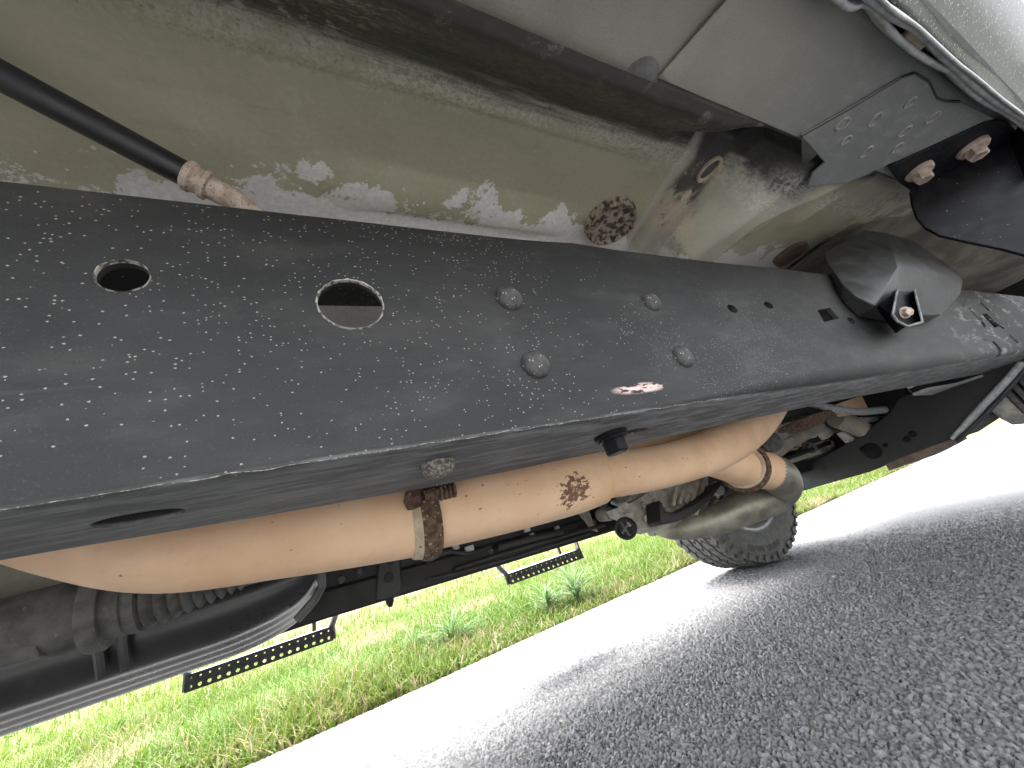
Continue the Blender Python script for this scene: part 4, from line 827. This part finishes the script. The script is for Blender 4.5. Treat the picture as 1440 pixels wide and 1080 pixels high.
# ---- parts ahead, between pipe and crossmember
m = MB(); p = at_y(1130, 592, .66); m.lathe([(0, .075), (.004, .078), (.008, .073), (.012, .06), (.022, .05), (.024, .02)], p, (-.05, -.05, -1), 32); lab(m.build('rusty_flange', 'rust', truck, smooth=40), 'rusty dished flange above the pipe bend')
m, _, _ = px_tube([(1130, 566, .62, 8), (1165, 573, .62, 10), (1205, 579, .63, 10), (1235, 577, .64, 10), (1243, 576, .645, 10)], 16); m.build('coolant_tube', 'galv', truck)
m, _, _ = px_tube([(1276, 552, .70, 8), (1277, 566, .70, 8), (1268, 578, .71, 8), (1245, 588, .72, 8), (1210, 591, .74, 9)], 14); m.build('coolant_tube', 'galv', truck)
m, _, _ = px_tube([(1175, 588, .78, 26), (1200, 598, .77, 25), (1222, 607, .76, 22), (1243, 600, .75, 17), (1260, 589, .74, 12), (1264, 585, .74, 10)], 18); lab(m.build('braided_hose', 'braid', truck), 'woven beige hose sleeve looping near the crossmember')
m, _, _ = px_tube([(1060, 648, .90, 16), (1090, 632, .88, 17), (1130, 611, .86, 17), (1152, 599, .85, 16)], 18); m.build('steering_link', 'greytan', truck)
m = MB(); m.prism([at_y(a, b, .84) for a, b in ((1148, 600), (1185, 588), (1195, 602), (1175, 608), (1166, 616), (1160, 609), (1152, 610))], (0, .03, 0)); m.build('link_clamp', 'alu', truck, bevel=.003)
m = MB(); m.prism([at_y(a, b, .95) for a, b in ((1085, 600), (1100, 588), (1180, 575), (1180, 590), (1150, 598), (1100, 625), (1085, 622))], (0, .06, 0)); eb = m.build('engine_block', 'greytan', truck, bevel=.004); lab(eb, 'dusty grey engine block lug behind the rusty flange')
for (px, py) in ((1107, 603), (1122, 606), (1103, 598), (1128, 600)):
    p = at_y(px, py, .947); m = MB(); hexhead(m, p, (0, -1, 0), px_size(p, 3), .012); m.build('block_bolt', 'alu', eb)
m = MB(); m.tube([at_y(1093, 640, .88), at_y(1103, 632, .87)], px_size(at_y(1095, 640, .88), 5), 10); m.build('link_nut', 'greytan', truck)
MB().box((1.25, .40, .63), (2.6, .93, .86)).build('oil_pan', 'shaft', truck, bevel=.03)
m = MB(); p = at_y(1190, 560, .62); m.prism([at_y(a, b, .66) for a, b in ((1185, 565), (1212, 556), (1222, 576), (1195, 580))], (0, .04, 0)); m.build('heat_shield', 'tan', truck, bevel=.002)
for k, (a, b) in enumerate(((965, 606), (975, 603), (985, 601), (1000, 597), (1025, 592))):
    q = at_y(a, b, .80); MB().tube([q+Vector((0, 0, .08)), q+Vector((0, 0, -.02))], .010, 10).build('gearbox_fin', 'shaft', truck)
m = MB(); m.prism([at_y(a, b, .79) for a, b in ((930, 612), (1080, 577), (1080, 560), (930, 590))], (0, .03, 0)); m.build('gearbox_flank', 'shaft', truck, bevel=.003)

rb = random.Random(11)
for i, (px, py, Y, w, mt) in enumerate(((1070, 612, 1.1, 20, 'alu'), (1082, 628, 1.1, 14, 'shaft'), (1118, 622, 1.15, 16, 'greytan'), (1140, 630, 1.2, 14, 'shaft'), (1165, 625, 1.2, 12, 'alu'), (1092, 612, 1.0, 10, 'alu'), (1010, 690, 1.1, 14, 'alu'), (995, 703, 1.05, 12, 'shaft'), (1035, 690, 1.2, 16, 'shaft'), (862, 722, .95, 14, 'alu'), (850, 712, .95, 10, 'shaft'))):
    Y = min(Y, .93); p = at_y(px, py, Y); s_ = px_size(p, w)/2; ax = Vector((rb.uniform(-.6, .3), -1, rb.uniform(-.6, .2))); m = MB(); m.lathe([(-.06, s_*1.3), (-.01, s_*1.3), (-.008, s_), (.012, s_*.95), (.014, s_*.6), (.02, s_*.55), (.022, s_*.2)], p, ax, 18); m.build('housing_boss', mt, truck, smooth=30)
for spec in ([(1040, 632, .88, 7), (1070, 640, .87, 7), (1100, 622, .86, 7), (1145, 612, .85, 7)], [(1090, 650, .92, 6), (1120, 640, .92, 6), (1160, 625, .92, 6), (1205, 612, .92, 6)], [(1240, 560, .72, 9), (1222, 566, .74, 9), (1225, 580, .76, 9), (1245, 583, .76, 9)], [(860, 706, .9, 6), (885, 716, .86, 6), (905, 735, .84, 5)], [(1005, 690, .95, 5), (1015, 700, .93, 5), (1000, 725, .93, 5)]):
    m, _, _ = px_tube(spec, 10); m.build('hose_line', 'hose' if spec[0][0] % 20 else 'galv', truck)
m = MB(); m.prism([at_y(a, b, .86) for a, b in ((1080, 612), (1096, 596), (1122, 590), (1160, 582), (1166, 596), (1138, 604), (1108, 618), (1088, 628))], (0, .04, 0)); m.build('engine_bracket', 'alu', truck, bevel=.004)
m = MB(); m.prism([at_y(a, b, .80) for a, b in ((1186, 606), (1230, 592), (1240, 600), (1226, 612), (1200, 620))], (0, .03, 0)); m.build('mount_bracket', 'alu', truck, bevel=.004)
m = MB(); p = at_y(1082, 622, .82); m.lathe([(-.02, .03), (-.012, .036), (-.006, .030), (.002, .036), (.010, .030), (.018, .034), (.022, .02)], p, (-.5, -.8, -.2), 24); m.build('engine_mount', 'bootrubber', truck)
m = MB(); m.prism([at_y(a, b, .94) for a, b in ((1110, 646), (1150, 632), (1205, 617), (1208, 621), (1155, 638), (1112, 652))], (0, .03, 0)); m.build('subframe_lip', 'greytan', truck, bevel=.002)
# ---- front crossmember
CX = 1.9
m = MB(); m.prism([at_x(a, b, CX) for a, b in ((1445, 508), (1400, 556), (1338, 618), (1278, 642), (1222, 664), (1150, 684), (1060, 712), (1055, 672), (1110, 655), (1160, 640), (1215, 610), (1250, 580), (1262, 560), (1290, 548), (1380, 520), (1440, 492))], (.10, 0, 0))
cm = m.build('front_crossmember', 'arm', truck, bevel=.004); lab(cm, 'black drop crossmember between the rails ahead')
p = [at_x(a, b, CX-.0015) for a, b in ((1294, 580), (1303, 573), (1317, 574), (1320, 583), (1308, 591), (1296, 588))]; m = MB(); m.prism(p, (.001, 0, 0)); m.build('crossmember_hole', 'deepblack', cm)
p = [at_x(a, b, CX-.0015) for a, b in ((1154, 655), (1159, 653), (1163, 657), (1160, 662), (1155, 661))]; m = MB(); m.prism(p, (.001, 0, 0)); m.build('crossmember_hole', 'deepblack', cm)
m = MB(); E_ = [at_x(a, b, CX-.02) for a, b in ((1438, 509), (1420, 530), (1395, 557), (1365, 588), (1338, 617))]; rr_ = [px_size(q, 9)/2 for q in E_]; m.tube(E_, [rr_[0], rr_[1], rr_[2], rr_[3]*.8, rr_[4]*.5], 12); lab(m.build('edge_flange', 'galv', cm), 'pale scuffed flange on the near end of the crossmember')
m = MB(); E2 = [at_x(a, b, CX+.02) for a, b in ((1440, 521), (1405, 562), (1372, 596), (1345, 622))]; m.tube(E2, [px_size(q, 6)/2 for q in E2], 10); m.build('edge_flange', 'plastic', cm)
m = MB(); E3 = [at_x(a, b, CX-.006) for a, b in ((1338, 617), (1308, 628), (1270, 642), (1245, 653))]; F3 = [at_x(a, b, CX-.006) for a, b in ((1250, 662), (1280, 652), (1315, 640), (1345, 624))]; m.prism(E3+F3, (.12, 0, 0)); m.build('lower_flange', 'brown', cm, bevel=.002)
for (px, py, w) in ((1226, 634, 22), (1245, 626, 6), (1275, 618, 9), (1283, 610, 9), (1215, 632, 10)):
    p = at_x(px, py, CX-.001); s_ = px_size(p, w)/2; MB().lathe([(0, s_), (.004, s_*.9), (.006, s_*.5), (.007, .001)], p, (-1, 0, 0), 18).build('crossmember_bolt', 'black', cm)
m, _, _ = px_tube([(1320, 563, .53, 3), (1350, 553, .48, 3), (1375, 545, .43, 3)], 8); m.build('brake_line', 'galv', cm)
m = MB(); m.prism([at_z(a, b, RZ0-.003) for a, b in ((1356, 541), (1362, 537), (1370, 541), (1366, 549), (1357, 550), (1360, 546))], (0, 0, -.006)); m.build('line_clip', 'galv', rail)
m = MB(); m.prism([at_z(a, b, RZ0-.001) for a, b in ((1282, 553), (1304, 545), (1345, 538), (1440, 507), (1440, 516), (1370, 537), (1340, 546), (1310, 553))], (0, 0, -.008)); m.build('rail_plate', 'galv', rail, bevel=.001)
MB().box((2.02, .60, .36), (2.05, 1.42, .95)).build('gap_backing_panel', 'deepblack', truck, bevel=.01)  # added black panel, hides the bright gap behind the crossmember
# ---- ball joint beyond the crossmember
p = at_x(1398, 577, 2.15); s_ = px_size(p, 26); ax = Vector((.1, -1, .05))
m = MB(); m.lathe([(-.004, .002), (-.002, s_*.5), (.010, s_*.95), (.030, s_*1.05), (.055, s_*1.05), (.06, s_*.7)], p, ax, 28); bj = m.build('ball_joint', 'alu', truck, smooth=40); lab(bj, 'pale ball joint with black rings at the right edge')
m = MB()
for k in range(4): m.lathe([(.055+.022*k, s_*.8), (.060+.022*k, s_*1.22), (.072+.022*k, s_*1.25), (.077+.022*k, s_*.8)], p, ax, 28)
m.lathe([(.05, s_*.82), (.35, s_*.8)], p, ax, 24); m.build('joint_boot', 'bootrubber', bj, smooth=40)
m = MB(); m.tube([at_x(1415, 548, 2.2), at_x(1440, 540, 2.2), at_x(1500, 520, 2.2)], .028, 14); m.build('control_arm', 'rust', bj)
m = MB(); m.tube([at_x(1330, 612, 2.12), at_x(1368, 600, 2.14), at_x(1398, 580, 2.16)], .022, 14); m.build('arm_link', 'shaft', bj)

# ---- far side steps: perforated treads hung on legs
def perforated(m, o, ux, uz, nx_, nz_, w, h, r):         # panel of cells with octagonal holes, o = corner, ux/uz = unit directions
    for i in range(nx_):
        for j in range(nz_):
            c0 = o+ux*(w*i)+uz*(h*j); cen = c0+ux*(w/2)+uz*(h/2); out = []; inn = []
            for k, (a, b) in enumerate(((-1, -1), (0, -1), (1, -1), (1, 0), (1, 1), (0, 1), (-1, 1), (-1, 0))):
                out.append(cen+ux*(a*w/2)+uz*(b*h/2)); an = math.atan2(b, a); inn.append(cen+ux*(r*math.cos(an))+uz*(r*math.sin(an)))
            m.add(out+inn, [(k, (k+1) % 8, 8+(k+1) % 8, 8+k) for k in range(8)])
def step(x0, x1, y, zt, zb, label, ncell):
    e = bpy.data.objects.new('side_step', None); COL.objects.link(e); e.location = ((x0+x1)/2, y, zb); e.parent = truck; e.matrix_parent_inverse = WORLD_OF(truck).inverted(); lab(e, label)
    uz = Vector((0, -.012, -(zt-zb))).normalized(); L = (zt-zb)/2; ux = Vector((1, 0, 0)); w = (x1-x0)/ncell
    m = MB(); perforated(m, Vector((x0, y, zt)), ux, uz, ncell, 1, w, L, .0026); perforated(m, Vector((x0, y, zt))+uz*L, ux, uz, ncell, 1, w, L, .0048); m.build('tread_skirt', 'step', e, smooth=0, solid=.003, fixn=False)
    MB().box((x0, y+.001, zt-.003), (x1, y+.14, zt)).build('tread_top', 'steptop', e, bevel=.001)
    for xx, dx in ((x0, -.02), (x1, .03)):
        m = MB(); m.tube([(xx, y+.004, zb+.004), (xx, y+.01, zt), (xx+dx, y+.06, zt+.06), (xx+dx*1.6, y+.10, zt+.16)], .009, 10); m.build('leg', 'step', e)
    m = MB(); m.tube([(x1-.05, y+.08, zt), (x1-.045, y+.09, zt+.14)], .006, 8); m.build('strut', 'step', e)
    return e
step(-.338, .012, 1.5, .392, .352, 'long perforated far side step beyond the tank', 17)
step(.612, .955, 1.5, .366, .327, 'short perforated far side step near the wheel', 15)

# ---- wheels
WR = .412
def make_wheel(loc, steer, flip):
    e = bpy.data.objects.new('wheel', None); COL.objects.link(e); e.location = loc; e.parent = truck; e.matrix_parent_inverse = WORLD_OF(truck).inverted(); e.rotation_euler = (0, 0, steer+(math.pi if flip else 0)); return e
wheel = make_wheel((2.10, 1.625, WR-.004), math.radians(-3), False); lab(wheel, 'chunky all-terrain front wheel on the far side')
def ylathe(prof, seg=72):
    vs = [(r*math.cos(2*math.pi*k/seg), y, r*math.sin(2*math.pi*k/seg)) for y, r in prof for k in range(seg)]; n = len(prof)
    return vs, [(i*seg+k, i*seg+(k+1) % seg, (i+1)*seg+(k+1) % seg, (i+1)*seg+k) for i in range(n-1) for k in range(seg)]
hw = .135
prof = [(-.10, .235), (-.118, .240), (-.124, .252), (-.1265, .262), (-.126, .270), (-.133, .290), (-.139, .320), (-.139, .350), (-.134, .375), (-.125, .390), (-.112, .398), (-.06, .402), (0, .403)]; prof = prof+[(-y, r) for y, r in prof[-2::-1]]
m = MB(); m.add(*ylathe(prof)); nb_ = 46
for k in range(nb_):
    for row, (y0, y1, off) in enumerate(((-.131, -.083, 0), (-.075, -.030, .5), (-.022, .022, .15), (.030, .075, .6), (.083, .131, .25))):
        a0 = 2*math.pi*(k+off)/nb_; w = 2*math.pi/nb_*.40; zig = .25*2*math.pi/nb_*(1 if row % 2 else -1); vs = []
        for rr_, sh_ in ((.398, 1.0), (WR, .88)):
            for (yy, aa) in ((y0, -w+zig), ((y0+y1)/2, -w-zig), (y1, -w+zig*.3), (y1, w+zig*.3), ((y0+y1)/2, w-zig), (y0, w+zig)):
                r2 = rr_-(.010 if abs(yy) > .12 else 0); a = a0+aa*sh_; ym = (y0+y1)/2+(yy-(y0+y1)/2)*sh_; vs.append((r2*math.cos(a), ym, r2*math.sin(a)))
        m.add(vs, [(6, 7, 8, 9, 10, 11)]+[(i, (i+1) % 6, 6+(i+1) % 6, 6+i) for i in range(6)])
    a0 = 2*math.pi*k/nb_                                  # shoulder lugs running down the sidewall
    for sg in (-1, 1):
        w = 2*math.pi/nb_*(.30 if k % 2 else .22); r0 = .362 if k % 2 else .372; vs = []
        for (yy, rr_) in ((.1385, r0), (.131, .400), (.1445, r0+.004), (.138, .401)):
            for s2 in (-1, 1): vs.append((rr_*math.cos(a0+w*s2), sg*yy, rr_*math.sin(a0+w*s2)))
        m.add(vs, [(4, 5, 7, 6), (0, 1, 5, 4), (2, 6, 7, 3), (0, 4, 6, 2), (1, 3, 7, 5)])
# raised ring of letter-like ribs low on the sidewall
for k in range(14):
    a0 = -math.pi/2+(k-9)*.055; 
    if k % 7 == 6: continue
    for s2 in (-.016, .010):
        vs = [(rr_*math.cos(a0+s2+q), -yy, rr_*math.sin(a0+s2+q)) for yy in (.137, .1415) for rr_, q in ((.322, 0), (.322, .009), (.349, .009), (.349, 0))]
        m.add(vs, [(4, 5, 6, 7), (0, 1, 5, 4), (1, 2, 6, 5), (2, 3, 7, 6), (3, 0, 4, 7)])
    rr0 = .322 if k % 2 else .343
    vs = [(rr_*math.cos(a0+q), -yy, rr_*math.sin(a0+q)) for yy in (.137, .1412) for rr_, q in ((rr0, -.014), (rr0, .016), (rr0+.006, .016), (rr0+.006, -.014))]
    m.add(vs, [(4, 5, 6, 7), (0, 1, 5, 4), (1, 2, 6, 5), (2, 3, 7, 6), (3, 0, 4, 7)])
def in_parent(mb, name, mats, par, **k):
    o = mb.build(name, mats, None, **k); o.parent = par; return o
in_parent(m, 'tyre', 'rubber', wheel, smooth=35)
m = MB(); m.add(*ylathe([(-.112, .252), (-.126, .252), (-.130, .246), (-.126, .236), (-.112, .230), (-.100, .222), (-.02, .212), (.03, .212), (.05, .19), (.05, .05)])); in_parent(m, 'rim', 'rim', wheel, smooth=40, solid=.004)
m = MB(); m.add(*ylathe([(-.06, .0), (-.06, .165), (-.045, .17), (-.045, .06), (.05, .06)], 36)); in_parent(m, 'brake_disc', 'rust', wheel, smooth=30)
m = MB().box((-.2, -.07, -.05), (-.12, 0, .06)); in_parent(m, 'brake_caliper', 'shaft', wheel, bevel=.01)
def copy_wheel(loc, flip, label):
    e = wheel.copy(); COL.objects.link(e); e.parent = truck; e.matrix_parent_inverse = WORLD_OF(truck).inverted(); e.location = loc; e.rotation_euler = (0, 0, math.pi if flip else 0); e['label'] = label
    for ch in [q for q in bpy.data.objects if q.parent == wheel]:
        c = ch.copy(); COL.objects.link(c); c.parent = e
copy_wheel((2.10, 2*YC-1.625, WR-.004), True, 'front wheel on the near side'); copy_wheel((-2.0, 1.625, WR-.004), False, 'rear wheel on the far side'); copy_wheel((-2.0, 2*YC-1.625, WR-.004), True, 'rear wheel on the near side')
bpy.context.view_layer.update()
